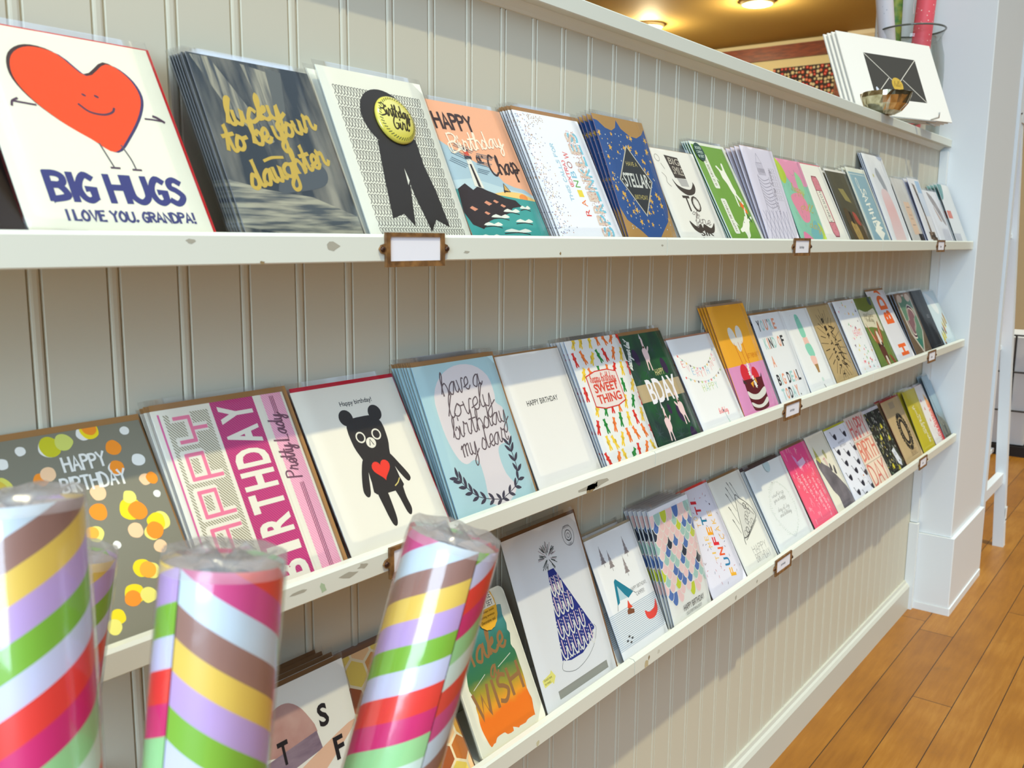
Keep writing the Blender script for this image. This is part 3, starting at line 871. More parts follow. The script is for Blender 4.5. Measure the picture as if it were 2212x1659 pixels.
# ------------------------------------------------------------------ striped wrapping paper rolls in a bin, close to the camera
SEQ = [(214, 228, 238), (164, 124, 112), (244, 208, 100), (204, 172, 222), (140, 192, 66), (216, 216, 242), (244, 72, 62), (222, 52, 120), (166, 220, 154), (224, 240, 228), (242, 84, 70), (222, 86, 146)]
def roll_mat(slope, phase, key):
    m, t, b = base_mat('striped_wrap_' + key)
    uv = t.nodes.new('ShaderNodeUVMap'); uv.uv_map = 'wrap'
    s = t.nodes.new('ShaderNodeSeparateXYZ'); t.links.new(uv.outputs[0], s.inputs[0])
    a = t.nodes.new('ShaderNodeMath'); a.operation = 'MULTIPLY_ADD'; a.inputs[1].default_value = slope
    t.links.new(s.outputs['X'], a.inputs[0]); t.links.new(s.outputs['Y'], a.inputs[2])
    d = t.nodes.new('ShaderNodeMath'); d.operation = 'MULTIPLY_ADD'; d.inputs[1].default_value = 1.0/(0.0122*len(SEQ)); d.inputs[2].default_value = phase/len(SEQ) + 4
    t.links.new(a.outputs[0], d.inputs[0])
    f = t.nodes.new('ShaderNodeMath'); f.operation = 'FRACT'; t.links.new(d.outputs[0], f.inputs[0])
    ra = t.nodes.new('ShaderNodeValToRGB'); ra.color_ramp.interpolation = 'CONSTANT'
    while len(ra.color_ramp.elements) < len(SEQ): ra.color_ramp.elements.new(0.5)
    for i, (e, c) in enumerate(zip(ra.color_ramp.elements, SEQ)):
        e.position = i/len(SEQ); e.color = lin(c)
    t.links.new(f.outputs[0], ra.inputs[0]); t.links.new(ra.outputs[0], b.inputs['Base Color'])
    b.inputs['Roughness'].default_value = 0.4
    return m
ROLLD = (-0.0780, -0.2150, 0.03)
ROLLFILM = film_mat('roll_film', 0.10, 0.25, 30, 0.05, 0.5)
CAPFILM = film_mat('crumpled_film', 0.22, 0.6, 60, 0.06, 0.4, milky=0.22)
CORE = noise_paint('paper_core', (150, 132, 120), (176, 160, 150), 90, 0.7, 0.2)
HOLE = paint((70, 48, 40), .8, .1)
def gift_roll(label, top, bottom, r, sectors, seed, torn=0.0):
    """sectors: (start angle, end angle, slope, phase) seen from the camera, degrees, positive to its right"""
    top, bottom = Vector(top), Vector(bottom)
    ax = (top-bottom); Ln = ax.length; ax.normalize()
    tc_ = CAM - top
    fx = (tc_ - ax*tc_.dot(ax)).normalized()          # toward the camera
    rx = ax.cross(fx)                                  # camera right
    o = empty('gift_wrap_roll', bottom)
    tag(o, label, 'wrapping paper roll', 'striped gift wrap rolls in the bin')
    rn = random.Random(seed)
    NT = 72
    me = bpy.data.meshes.new('wrap')
    vs, fs, uvs, mi, mats = [], [], [], [], []
    for (a0, a1, sl, ph) in sectors:
        mats.append(roll_mat(sl, ph, '%d_%d' % (seed, len(mats))))
        n = max(3, int(NT*(a1-a0)/360))
        b = len(vs)
        rr = r + (0.0005 if len(mats) > 1 else 0)
        for i in range(n+1):
            t = R(a0+(a1-a0)*i/n)
            d = fx*math.cos(t) + rx*math.sin(t)
            jz = torn*0.5*(math.cos(t+2.6)) + rn.uniform(-torn, torn)*0.06
            edge = 0
            vs += [tuple(d*rr), tuple(ax*(Ln+jz) + d*rr)]
            uvs += [(t*r, 0 - Ln), (t*r, jz)]
        for i in range(n):
            fs.append((b+2*i, b+2*i+2, b+2*i+3, b+2*i+1)); mi.append(len(mats)-1)
    me.from_pydata(vs, [], fs)
    ul = me.uv_layers.new(name='wrap')
    for p in me.polygons:
        for li in p.loop_indices:
            q = uvs[me.loops[li].vertex_index]
            ul.data[li].uv = (q[0], -q[1])
    for mt in mats: me.materials.append(mt)
    me.polygons.foreach_set('material_index', mi)
    me.polygons.foreach_set('use_smooth', [True]*len(fs))
    me.update()
    link_mesh('paper_wrap', me, o)
    # rolled paper end and core tube
    m = MB()
    def pt(rad, t, z): return ax*z + (fx*math.cos(t) + rx*math.sin(t))*rad
    n = 40
    prof = [(r*0.985, -0.002), (r*0.93, -0.0015), (r*0.72, -0.003), (r*0.50, -0.0035), (r*0.46, -0.005), (r*0.45, -0.06)]
    for k in range(len(prof)-1):
        ring = [pt(prof[k][0], 2*math.pi*i/n, Ln+prof[k][1]+torn*0.5*math.cos(2*math.pi*i/n+2.6)*prof[k][0]/r) for i in range(n)] + [pt(prof[k+1][0], 2*math.pi*i/n, Ln+prof[k+1][1]+torn*0.5*math.cos(2*math.pi*i/n+2.6)*prof[k+1][0]/r) for i in range(n)]
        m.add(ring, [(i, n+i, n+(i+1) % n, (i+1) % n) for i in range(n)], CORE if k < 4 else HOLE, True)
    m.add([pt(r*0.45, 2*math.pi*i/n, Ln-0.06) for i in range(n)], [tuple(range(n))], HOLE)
    m.add([pt(r*0.99, 2*math.pi*i/n, 0.0005) for i in range(n)], [tuple(range(n-1, -1, -1))], CORE)
    m.build('core_tube', o)
    # clear film, gathered and crumpled over the top end
    m = MB()
    prof = [(r+0.0011, 0.001), (r+0.0012, Ln*0.35), (r+0.0013, Ln*0.7), (r+0.0012, Ln-0.03), (r+0.0011, Ln-0.004), (r*1.0, Ln+0.004), (r*0.86, Ln+0.005), (r*0.6, Ln+0.0015), (r*0.32, Ln+0.004), (r*0.05, Ln-0.002)]
    n = 56
    vs = []
    for k, (rad, z) in enumerate(prof):
        for i in range(n):
            t = 2*math.pi*i/n
            q = max(0, k-5)
            w = 0.0007*q*math.sin(5*t+seed+k) + rn.uniform(-1, 1)*0.0004*q
            wr_ = rn.uniform(-1, 1)*0.00012 if k < 5 else rn.uniform(-1, 1)*0.0006
            tz = torn*0.5*math.cos(t+2.6) if k >= 4 else 0
            vs.append(pt(rad+wr_, t, z+w+tz*min(1, rad/r)))
    m.add(vs, [(k*n+i, k*n+(i+1) % n, (k+1)*n+(i+1) % n, (k+1)*n+i) for k in range(4) for i in range(n)], ROLLFILM, True)
    m.add(vs[4*n:], [(k*n+i, k*n+(i+1) % n, (k+1)*n+(i+1) % n, (k+1)*n+i) for k in range(len(prof)-5) for i in range(n)], CAPFILM, True)
    m.build('clear_wrapper', o)
    return o
gift_roll('nearest corner striped gift wrap roll, cut by the picture edge, crumpled film on top', (-0.006, -0.215, 0.829), (-0.0719, -0.3468, 0.03), 0.0225, [(-180, 180, 0.58, 0.4)], 1)
gift_roll('thin strip of striped gift wrap roll peeking out behind the corner roll', (0.054, -0.126, 0.772), (-0.0988, -0.130, 0.03), 0.0225, [(-180, 180, 0.58, 1.6)], 2)
gift_roll('striped gift wrap roll with open cardboard core showing on top', (0.044, -0.270, 0.805), (-0.0933, -0.2994, 0.03), 0.0225, [(-41, 200, -0.60, 11.2), (-190, -41, 0.40, 3.6)], 3)
gift_roll('tilted striped gift wrap roll with ragged top, in front of the watercolour card set', (0.171, -0.275, 0.782), ROLLD, 0.0225, [(-190, 36, 0.58, 0.2), (36, 170, 0.85, 3.4)], 4, 0.003)
bn = empty('roll_bin', (-0.078, -0.245, 0))
tag(bn, 'round bin holding the striped gift wrap rolls', 'bin')
m = MB(); m.lathe([(0.0, 0.0), (0.165, 0.0), (0.185, 0.36), (0.181, 0.36), (0.161, 0.022), (0.0, 0.022)], noise_paint('bin_grey', (120, 118, 112), (150, 148, 140), 30, .6), 40)
m.build('bin_body', bn)
# ------------------------------------------------------------------ greeting cards
FILM = film_mat('clear_film', 0.09, 0.35, 26, 0.0, 0.32)
PAPER_EDGE = paint((226, 224, 216), 0.6, 0.2)
KRAFT = (166, 122, 74)
def sleeve_mesh(W, H, y0, y1, seed):
    """thin clear bag: front and back sheets joined at the edges, a little wavy"""
    rn = random.Random(seed)
    nx, nz = 6, 8
    mx, mz = 0.0014, 0.0045
    vs, fs = [], []
    for side, y in ((0, y0), (1, y1)):
        for k in range(nz+1):
            for i in range(nx+1):
                e = (i in (0, nx)) or k in (0, nz)
                yy = y + (rn.uniform(-1, 0) if side == 0 else rn.uniform(0, .3))*(0 if e else 0.00035)
                if e and k < nz: yy = y*0.6 + (y0+y1)/2*0.4
                if k == nz: yy = (y0+y1)/2 + (-1 if side == 0 else 1)*0.0004 + rn.uniform(-.0004, .0004)*(0 if side else 1)
                vs.append((-W/2-mx+(W+2*mx)*i/nx, yy, 0.0003 + (H+mz)*k/nz))
    n1 = (nx+1)*(nz+1)
    for k in range(nz):
        for i in range(nx):
            a = k*(nx+1)+i
            fs.append((a, a+1, a+nx+2, a+nx+1)); fs.append((n1+a, n1+a+nx+1, n1+a+nx+2, n1+a+1))
    for k in range(nz):
        a = k*(nx+1); fs.append((a, a+nx+1, n1+a+nx+1, n1+a)); a += nx; fs.append((a, n1+a, n1+a+nx+1, a+nx+1))
    for i in range(nx): fs.append((i, n1+i, n1+i+1, i+1))
    me = bpy.data.meshes.new('sleeve'); me.from_pydata(vs, [], fs)
    me.materials.append(FILM)
    me.polygons.foreach_set('use_smooth', [True]*len(fs))
    me.update()
    return me
ALL_CARDS = {}
def card(key, row, xl, xr, ytop, ztop, n, base, art, short, label, env=None, film=True, extra=None, round_corner=0, edge=None, name='greeting_card', cat='greeting card', tilt=0.0, copies=None):
    lip = LIP[row][0]; zb = BOARD[row]
    tn = (ytop+0.0763)/(ztop-lip)
    lean = math.atan(tn)
    yb = -0.0763 - 0.007*tn
    H = (ztop-zb)/math.cos(lean); W = xr-xl
    TH = 0.0007
    o = empty(name, ((xl+xr)/2, yb, zb), (-lean, R(tilt), 0))
    mb = MB()
    bm = base if isinstance(base, bpy.types.Material) else ink(base)
    em = ink(edge) if edge else (PAPER_EDGE if isinstance(base, bpy.types.Material) else bm)
    hw = W/2
    if round_corner:
        rc = round_corner; prof = []
        for cx, cz, a0 in ((hw-rc, rc, -90), (hw-rc, H-rc, 0), (-hw+rc, H-rc, 90), (-hw+rc, rc, 180)):
            for i in range(6): prof.append((cx+rc*math.cos(R(a0+18*i)), cz+rc*math.sin(R(a0+18*i))))
        mb.prism(prof, 'y', 0, TH*3, bm)
    else:
        mb.box((-hw, 0, 0), (hw, TH*0.45, H), bm)
        mb.box((-hw, TH*0.55, 0.0003), (hw-0.0004, TH, H), em)
        mb.add([(-hw, TH*0.45, 0), (-hw, TH*0.55, 0), (-hw, TH*0.55, H), (-hw, TH*0.45, H)], [(0, 1, 2, 3)], em)
    A = Art(sum(ord(q) for q in key))
    if art:
        art(A)
        sub = MB()
        A.emit(sub, W/A.W, H/A.H, 0.0)
        b = len(mb.v)
        mb.v += [(x-hw, y, z) for x, y, z in sub.v]
        for f, k, s in zip(sub.f, sub.m, sub.sm):
            mb.f.append(tuple(i+b for i in f)); mb.m.append(mb.mi(sub.mats[k])); mb.sm.append(s)
    mb.build('folded_card', o)
    back = TH*(3 if round_corner else 1)
    if env:
        c, pt, ps = env
        e = MB()
        y0, y1 = back+0.0002, back+0.0007
        e.box((-hw+0.0015, y0, 0.0004), (hw+ps*0.001, y1, H+pt*0.001), ink(c))
        # back flap line
        e.build('envelope', o)
        back = y1
    if film:
        s = link_mesh('clear_sleeve', sleeve_mesh(W, H + (env[1]*0.001*0.8 if env else 0), -(A.top()*0.001+0.00035), back+0.0003, sum(ord(q) for q in key)), o)
    if extra: extra(o, W, H)
    tag(o, label, cat, short + ' cards' if n else None)
    ALL_CARDS[key] = o
    # further copies leaning behind the front one
    if n:
        avail = -0.0012 - ytop - back/math.cos(lean)
        d = avail/n
        step = 0.0026 if film or env else 0.0018
        if d < step:
            n = max(0, int(avail/step)); d = avail/n if n else 0
        rn = random.Random(len(key)*7+row)
        db = max(step, d*0.55)
        kids = list(o.children)
        for i in range(1, n+1):
            c = o.copy(); COL.objects.link(c)
            for ch in kids:
                if ch.name.startswith(('sticker', 'pin_badge')) and copies != 'all': continue
                k = ch.copy(); COL.objects.link(k); k.parent = c
                for g in ch.children:
                    q = g.copy(); COL.objects.link(q); q.parent = k
            yi = yb + db*i; yt = ytop + d*i
            li = math.asin(min(0.95, max(0.05, (yt-yi)/H)))
            c.location = ((xl+xr)/2 - 0.0006 + rn.uniform(-0.0012, 0.0004), yi, zb)
            c.rotation_euler = (-li, R(tilt) , 0)
            c['label'] = 'further copy of the %s card, leaning behind the front one' % short
    return o
INK = (52, 46, 46); NAVY = (58, 62, 116); WHITE = (242, 240, 230); CREAMC = (238, 234, 216); GOLD = paint((214, 176, 72), 0.3, 0.6, 0.75)

# ---- row 1
def art_hugs(a):
    h = [(62, 113), (48, 126), (33, 128), (22, 120), (19, 106), (25, 92), (38, 78), (52, 68), (63, 61), (75, 73), (87, 90), (92, 104), (88, 117), (77, 124)]
    a.poly([(x-1.6, y+1.2) for x, y in h], (70, 50, 48), True); a.poly([(x+1.8, y-0.4) for x, y in h], (66, 58, 100), True); a.up()
    a.poly(h, (244, 80, 28), True); a.up()
    k = (84, 60, 78)
    a.ell(56, 99, 1.4, .8, k, -30); a.ell(63.5, 99, 1.5, .9, k, -30)
    a.line([(51, 92), (56, 87.5), (64, 86.5), (70, 89), (72, 92)], 1.4, k, True)
    a.line([(26, 88), (20, 88.5), (14, 89)], 1.3, k, True); a.line([(17, 91), (14, 89), (13, 86)], 1.3, k, True)
    a.line([(90, 87), (95, 87), (101, 86.5)], 1.2, k, True); a.line([(96, 89.5), (98.5, 88.5), (102, 86)], 1.8, k, True)
    a.line([(55, 66), (57, 58), (59, 50)], .9, (96, 88, 96), True); a.line([(68, 66), (71, 57), (72, 50)], .9, (96, 88, 96), True)
    a.line([(57, 50), (62, 50)], 1.3, k); a.line([(70, 49.6), (75, 49.6)], 1.3, k)
    a.hand('BIG HUGS', 18, 27.5, 16.5, (62, 64, 122), 4.0, 78)
    a.hand('I LOVE YOU, GRANDPA!', 22, 14.5, 6.2, (70, 72, 120), 1.5, 76, jig=.4)
BRUSH = noise_paint('brushed_slate', (46, 54, 60), (150, 146, 130), 16, 0.4, 0.3, (3.0, 1, 0.55), 0.46, 0.72, 9)
def art_lucky(a):
    w = (166, 160, 138)
    g = noise_paint('dry_brush', (70, 76, 80), (160, 156, 136), 40, 0.4, 0.3, (6, 1, 0.5), 0.40, 0.62, 10)
    a.poly([(2, 139), (18, 139), (40, 100), (52, 78), (44, 74), (20, 100)], g); a.poly([(44, 138), (70, 134), (60, 84), (52, 90)], g)
    a.poly([(66, 138), (80, 136), (66, 80), (60, 84)], (98, 102, 100)); a.up()
    g2 = noise_paint('dry_brush_low', (74, 80, 82), (168, 164, 142), 40, 0.4, 0.3, (0.6, 1, 7), 0.40, 0.60, 10)
    a.poly([(0, 12), (0, 46), (30, 40), (70, 36), (108, 22), (108, 6), (60, 4)], g2); a.poly([(40, 40), (60, 62), (80, 66), (92, 58), (86, 46), (60, 40)], (84, 90, 94), True); a.up(2)
    a.scr('lucky', 16, 87, 9.5, GOLD, 3.1, 54, 13, .15)
    a.scr('to be your', 9, 66, 9.5, GOLD, 3.0, 92, 17, .15)
    a.line([(36, 62), (44, 65), (54, 66)], 2.2, GOLD, True)
    a.scr('daughter', 19, 40, 9.5, GOLD, 3.0, 82, 17, .15)
def art_girl(a):
    a.L += 0
    for r in range(14):
        y = 5 + r*8.7
        p = []
        n = 31
        for i in range(n):
            x = 10 + i*2.95
            p += [(x, y), (x+2.2, y+3.6), (x+2.4, y+7.0), (x+1.2, y+7.6), (x+0.2, y+6.6), (x+1.4, y+3.0)]
        a.line(p, .55, (96, 92, 84), True, 2)
    a.up(2)
    k = (52, 46, 40)
    a.ell(57, 103, 27, 25, k, n=40)
    a.poly([(38, 84), (62, 80), (58, 52), (48, 14), (40, 24), (27, 20), (32, 52)], k)
    a.poly([(56, 84), (80, 88), (80, 66), (84, 44), (86, 14), (73, 20), (64, 10), (58, 40)], k); a.up()
    a.poly([(56.5, 62), (55, 48), (58, 52)], (232, 230, 214))
def girl_badge(o, W, H):
    b = MB()
    r0 = 0.0200
    dome = [(r0, 0.0), (r0*1.02, 0.0012), (r0*0.97, 0.0026), (r0*0.8, 0.0038), (r0*0.5, 0.0048), (r0*0.2, 0.0052), (0.0, 0.0053)]
    Y = paint((216, 204, 84), 0.18, 0.6, coat=0.6)
    vs, fs = [], []; n = 48
    for rad, h in dome: vs += [(rad*math.cos(2*math.pi*i/n), -h, rad*math.sin(2*math.pi*i/n)) for i in range(n)]
    fs = [(k*n+i, k*n+(i+1) % n, (k+1)*n+(i+1) % n, (k+1)*n+i) for k in range(len(dome)-1) for i in range(n)]
    b.add(vs, fs, Y, True)
    A = Art(); A.clip = False
    A.scr('Birthday', -16, 1.2, 5.2, (58, 50, 30), 1.25, 29, -3, .1)
    A.scr('Girl', -8, -9.5, 5.0, (58, 50, 30), 1.25, 16, -3, .1)
    for i in range(44):
        t = 2*math.pi*i/44
        A.line([(18.2*math.cos(t), 18.2*math.sin(t)), (16.4*math.cos(t+.09), 16.4*math.sin(t+.09))], .7, (104, 108, 60))
    def dm(x, z):
        q = min(1.0, math.hypot(x, z)*0.001/r0)
        for (ra, ha), (rb, hb) in zip(dome, dome[1:]):
            if q*r0 >= rb and q*r0 <= ra: return hb + (ha-hb)*(q*r0-rb)/(ra-rb+1e-9) + 0.0001
        return 0.0054
    A.emit(b, 0.001, 0.001, 0, dm)
    b.build('pin_badge', o, (W*(63/108-0.5), -0.0006, H*102/140))
def art_light(a):
    a.rect(0, 0, 108, 140, (240, 178, 138)); a.up()
    cl = (172, 196, 204)
    a.poly([(0, 102), (10, 96), (22, 90), (34, 84), (44, 80), (56, 78), (66, 70), (72, 62), (84, 58), (98, 56), (108, 50), (108, 40), (0, 40)], cl, False); a.up()
    a.poly([(0, 60), (30, 64), (60, 58), (108, 50), (108, 40), (0, 40)], (192, 212, 214)); a.up()
    a.poly([(40, 48), (70, 53), (92, 52), (108, 46), (108, 40), (40, 40)], (246, 204, 120)); a.ell(92, 47, 6, 4, (240, 150, 70)); a.up()
    a.poly([(0, 52), (40, 50), (108, 44), (108, 0), (0, 0)], (70, 160, 152)); a.up()
    rk = (52, 40, 36)
    a.poly([(0, 30), (4, 52), (16, 58), (24, 52), (32, 56), (44, 52), (52, 50), (64, 46), (78, 44), (84, 38), (70, 36), (60, 30), (44, 26), (30, 22), (18, 14), (6, 18)], rk, False); a.up()
    for x, y, r in ((36, 40, 4), (48, 42, 3), (14, 34, 4), (30, 30, 3), (56, 38, 3)): a.poly([(x-r, y), (x, y+r*.5), (x+r*1.6, y-r*.2), (x+r*.3, y-r*.7)], (222, 150, 116))
    for x, y, w in ((34, 26, 26), (54, 32, 24), (8, 6, 30), (44, 12, 40), (66, 22, 26), (60, 4, 34), (20, 18, 26), (80, 36, 16)):
        a.poly([(x, y), (x+w*.3, y+3), (x+w*.55, y+1.2), (x+w*.8, y+3.2), (x+w, y+.4), (x+w*.7, y-.8), (x+w*.4, y-.3)], (232, 234, 220), True, 2)
        a.line([(x, y-2), (x+w*.5, y-.8), (x+w*.9, y-2.4)], .9, rk, True)
    a.up()
    a.poly([(28, 56), (40, 54), (37, 84), (31, 85)], (232, 228, 212)); a.up()
    a.poly([(33, 55.5), (36.5, 55), (35, 78), (32.6, 78)], rk); a.rect(29.5, 83, 9, 3.4, rk); a.rect(31, 86, 6, 5, (214, 84, 56)); a.poly([(30, 91), (34, 96), (38, 91)], rk); a.up()
    for i in range(9):
        y = 74 + i*2.6 - (i % 3)
        a.line([(8+i*2, y+6), (26+i*2.6, y)], .5, (110, 128, 140)); a.line([(40+i, y-3), (52+i*2.4, y-5)], .5, (110, 128, 140))
    a.line([(67, 52), (70, 60), (75, 53), (67, 53)], 1.6, rk); a.poly([(68, 54), (70, 60), (75, 53)], (214, 170, 90))
    a.hand('HAPPY', 8, 112, 15, (64, 44, 38), 2.6, 50, 1)
    a.scr('Birthday', 18, 88, 8.6, (250, 232, 206), 1.7, 76, 10, .1)
    a.line([(22, 100), (14, 96), (16, 88), (26, 92), (28, 104), (20, 108)], 1.2, (250, 232, 206), True)
    a.hand("OL'", 46, 80, 6.5, (64, 44, 38), 1.7, 9, 8)
    a.scr('Chap', 60, 68, 9.5, (64, 44, 38), 2.0, 42, 9, .1)
def art_sprinkle(a):
    for i in range(330):
        x = abs(a.rnd.gauss(0, 13)); y = a.rnd.uniform(2, 138)
        if x < 34: a.ell(x+1, y, .65, .65, a.rnd.choice([(120, 110, 130), (190, 140, 110), (150, 160, 190), (210, 190, 150)]), n=6)
    for i in range(40): a.ell(a.rnd.uniform(20, 46), a.rnd.uniform(128, 138), .6, .6, (180, 150, 120), n=6)
    a.hand('THIS CALLS FOR', 46, 46, 5, (160, 200, 216), 1.0, 62, 90)
    a.hand('(EXTRA)', 55, 62, 5, (230, 120, 120), 1.1, 28, 90)
    for ch, c, i in zip('RAINBOW', [(226, 80, 66), (238, 130, 60), (236, 214, 70), (100, 170, 70), (130, 190, 214), (176, 110, 100), (226, 80, 66)], range(7)): a.sans(ch, 66, 30+i*10.5, 8.5, c, 7.6, 90)
    for ch, i in zip('SPRINKLES', range(9)):
        y = 7 + i*13.2
        a.L = 2; a.sans(ch, 95, y+1, 17, (128, 200, 218), 11, 90, 0, .02)
        a.L = 3; a.sans(ch, 90, y, 17, (224, 204, 186), 11, 90, 0, .02)
    a.L = 4
    for i in range(420):
        x = a.rnd.uniform(74, 92); y = a.rnd.uniform(7, 126)
        a.ell(x, y, .55, .55, a.rnd.choice([(206, 150, 130), (190, 160, 120), (214, 120, 110)]), n=5)
def art_stellar(a):
    b = (58, 92, 148)
    a.poly([(0, 134), (8, 133), (20, 126), (32, 124), (42, 128), (48, 137), (54, 128), (70, 121), (84, 120), (98, 125), (107, 132), (107, 40), (100, 26), (78, 12), (60, 0), (54, 0), (32, 14), (8, 26), (0, 40)], b); a.up()
    for i in range(150):
        x, y = a.rnd.uniform(3, 104), a.rnd.uniform(16, 122)
        if abs(x-54) > y*2.2 + 6: continue
        if a.rnd.random() < .36: a.star(x, y, a.rnd.uniform(2.2, 4.6), (236, 184, 84), a.rnd.uniform(0, 1))
        else: a.ell(x, y, .9, .9, a.rnd.choice([(206, 214, 214), (226, 190, 120)]), n=6)
    a.up()
    a.poly([(54, 110), (90, 70), (54, 30), (18, 70)], (206, 200, 180)); a.up(); a.poly([(54, 107.5), (87.5, 70), (54, 32.5), (20.5, 70)], (64, 66, 66)); a.up()
    a.sans('STELLAR', 27, 62, 16, (226, 226, 214), 54, 0, 0, .02); a.sans('HAVE A', 42, 86, 5, (206, 188, 110), 24); a.sans('BIRTHDAY', 40, 49, 5, (206, 188, 110), 28)
    a.ell(24, 70, 1.2, 1.2, (226, 226, 214)); a.ell(84, 70, 1.2, 1.2, (226, 226, 214))
def art_sir(a):
    k = (74, 64, 54)
    a.poly([(34, 132), (64, 130), (66, 98), (40, 98)], k); a.up()
    a.sans('BIG', 40, 119, 10, (206, 196, 178), 23, -4); a.sans('SMILE', 42, 104, 12, (206, 196, 178), 22, -4)
    a.poly([(44, 98), (66, 97), (66, 86), (48, 86)], (186, 182, 176)); a.up()
    a.poly([(32, 96), (38, 88), (50, 83), (66, 82), (76, 90), (78, 94), (80, 86), (72, 76), (54, 73), (38, 82)], k, True)
    a.sans('TO', 40, 48, 24, k, 36, 0, 0, .012); a.ring(67, 60, 6, 1, (200, 190, 176), 9)
    a.scr('fine', 48, 32, 7, (150, 140, 132), 1.2, 34, -6); a.scr('of', 48, 44, 5, (150, 140, 132), 1.0, 14, -6)
    a.poly([(34, 34), (46, 26), (58, 30), (60, 24), (66, 30), (80, 24), (92, 32), (84, 18), (68, 16), (60, 20), (50, 16), (38, 22)], k, True)
    a.sans('SIR', 50, 12, 9, k, 30, 0, 0, .02)
    a.poly([(52, 10), (66, 5), (80, 9), (80, 0), (66, 4), (52, 1)], k)
    a.ring(16, 126, 5, .7, (160, 150, 140), 5); a.line([(14, 104), (20, 98), (18, 90), (24, 84)], .8, (160, 150, 140), True); a.line([(20, 118), (24, 110)], .8, (160, 150, 140))
def rabbit(a, cx, cy, s, rot, c=(240, 238, 222)):
    body = [(0, 26), (6, 24), (8, 16), (8, 6), (12, -4), (10, -14), (14, -22), (9, -22), (4, -14), (-3, -12), (-8, -20), (-13, -19), (-9, -8), (-8, 4), (-6, 14), (-6, 22)]
    a.shape(body, cx, cy, s, c, rot); a.shape([(-3, 24), (-9, 40), (-5, 42), (1, 27)], cx, cy, s, c, rot); a.shape([(3, 25), (9, 40), (12, 38), (6, 24)], cx, cy, s, c, rot)
def art_rabbits(a):
    a.rect(0, 0, 108, 140, (226, 228, 210)); a.up(); a.rect(2, 0, 98, 136, (120, 162, 66)); a.up()
    for x, y, t in ((26, 76, 'IS IT WINTER YET?'), (26, 14, 'HAPPY BIRTHDAY!')):
        a.poly([(x-6, y+2), (x-4, y), (x+8, y), (x+10, y+2), (x+10, y+46), (x+8, y+48), (x-4, y+48), (x-6, y+46)], (232, 232, 216)); a.poly([(x+9, y+14), (x+16, y+10), (x+9, y+20)], (232, 232, 216)); a.up()
        a.hand(t, x+4, y+4, 5, (150, 146, 120), .8, 40, 90); a.L -= 1
    rabbit(a, 70, 92, .95, 198); rabbit(a, 62, 22, .9, -50)
    a.star(82, 54, 7, (238, 108, 44), .3, .5, 6); a.star(88, 46, 5, (238, 120, 50), .1, .5, 6); a.poly([(84, 44), (90, 38), (92, 30), (86, 34)], (66, 104, 56), True)
    a.up(); a.ell(86, 60, .8, 1.6, (40, 40, 30)); a.ell(64, 30, .9, .9, (40, 40, 30))
def rabbits_sticker(o, W, H):
    m = MB(); n = 32; r = 0.013
    DK = paint((34, 66, 52), .4, .4)
    m.add([(r*math.cos(2*math.pi*i/n), -0.0001, r*1.0*math.sin(2*math.pi*i/n)) for i in range(n)], [tuple(range(n))], DK)
    A = Art(); A.clip = False
    for i, t in enumerate(('BOXED', 'CARDS', '8 SET')): A.sans(t, -8, 3.5-6*i, 4, (200, 216, 200), 16, 0, 0, .01)
    A.emit(m, 0.001, 0.001, -0.0002)
    m.build('sticker', o, (-W/2+0.016, -0.0011, H-0.015))
def art_pagoda(a):
    k = (150, 142, 156)
    a.rect(0, 0, 108, 140, (232, 224, 232)); a.up()
    a.line([(46, 132), (38, 118), (56, 118), (46, 132)], .8, k)
    for i in range(6): a.line([(36+i*4, 118), (36+i*4, 104)], .8, k); a.rect(36+i*4.2, 100, 2, 10, (176, 168, 176))
    for i in range(9): a.line([(30, 98-i*5), (44, 92-i*5), (64, 95-i*5)], .8, k, True)
    a.line([(30, 100), (28, 48)], .8, k); a.line([(66, 98), (64, 50)], .8, k)
    for i in range(5):
        for j in range(3): a.line([(74+j*7, 112-i*10), (79+j*7, 110-i*10), (74+j*7, 107-i*10), (80+j*7, 104-i*10)], .6, (176, 166, 168), True)
    for i in range(30): a.ell(44+a.rnd.uniform(0, 22), 48+a.rnd.uniform(0, 24), .6, .6, k, n=5)
    for i in range(7): a.line([(-4+i*14, 48), (22+i*12, 6)], .8, (130, 124, 150)); a.line([(20+i*12, 48), (-2+i*14, 8)], .8, (130, 124, 150))
    a.line([(30, 6), (56, 4), (90, 7)], 1.0, (120, 112, 124), True); a.scr('cold stay happy', 70, 44, 4, (150, 140, 150), .7, 66, 84)
def art_abstract(a):
    a.rect(0, 0, 108, 140, (150, 206, 176)); a.up()
    a.poly([(10, 140), (108, 140), (108, 100), (80, 96), (60, 76), (40, 100), (20, 120)], (232, 156, 180), True)
    a.poly([(0, 140), (20, 132), (30, 112), (14, 98), (0, 110)], (186, 206, 70), True)
    a.poly([(70, 120), (88, 108), (84, 84), (64, 90)], (160, 214, 160), True)
    a.poly([(20, 78), (60, 84), (78, 66), (66, 40), (40, 36), (26, 54)], (236, 150, 168), True)
    a.poly([(86, 34), (104, 30), (108, 6), (90, 10)], (196, 216, 80), True); a.poly([(20, 20), (44, 12), (56, 0), (16, 0)], (236, 140, 170), True); a.poly([(50, 18), (84, 40), (96, 14), (70, 2)], (130, 190, 186), True); a.up()
    for i, t in enumerate(('happy', 'all', 'day')): a.scr(t, 34+i*10, 88-i*30, 7, (206, 184, 90), 1.2, 44, -8)
    for i in range(26):
        x, y = a.rnd.uniform(10, 96), a.rnd.uniform(8, 130); a.line([(x, y), (x+a.rnd.uniform(-8, 8), y-a.rnd.uniform(2, 10))], .5, (130, 160, 140))
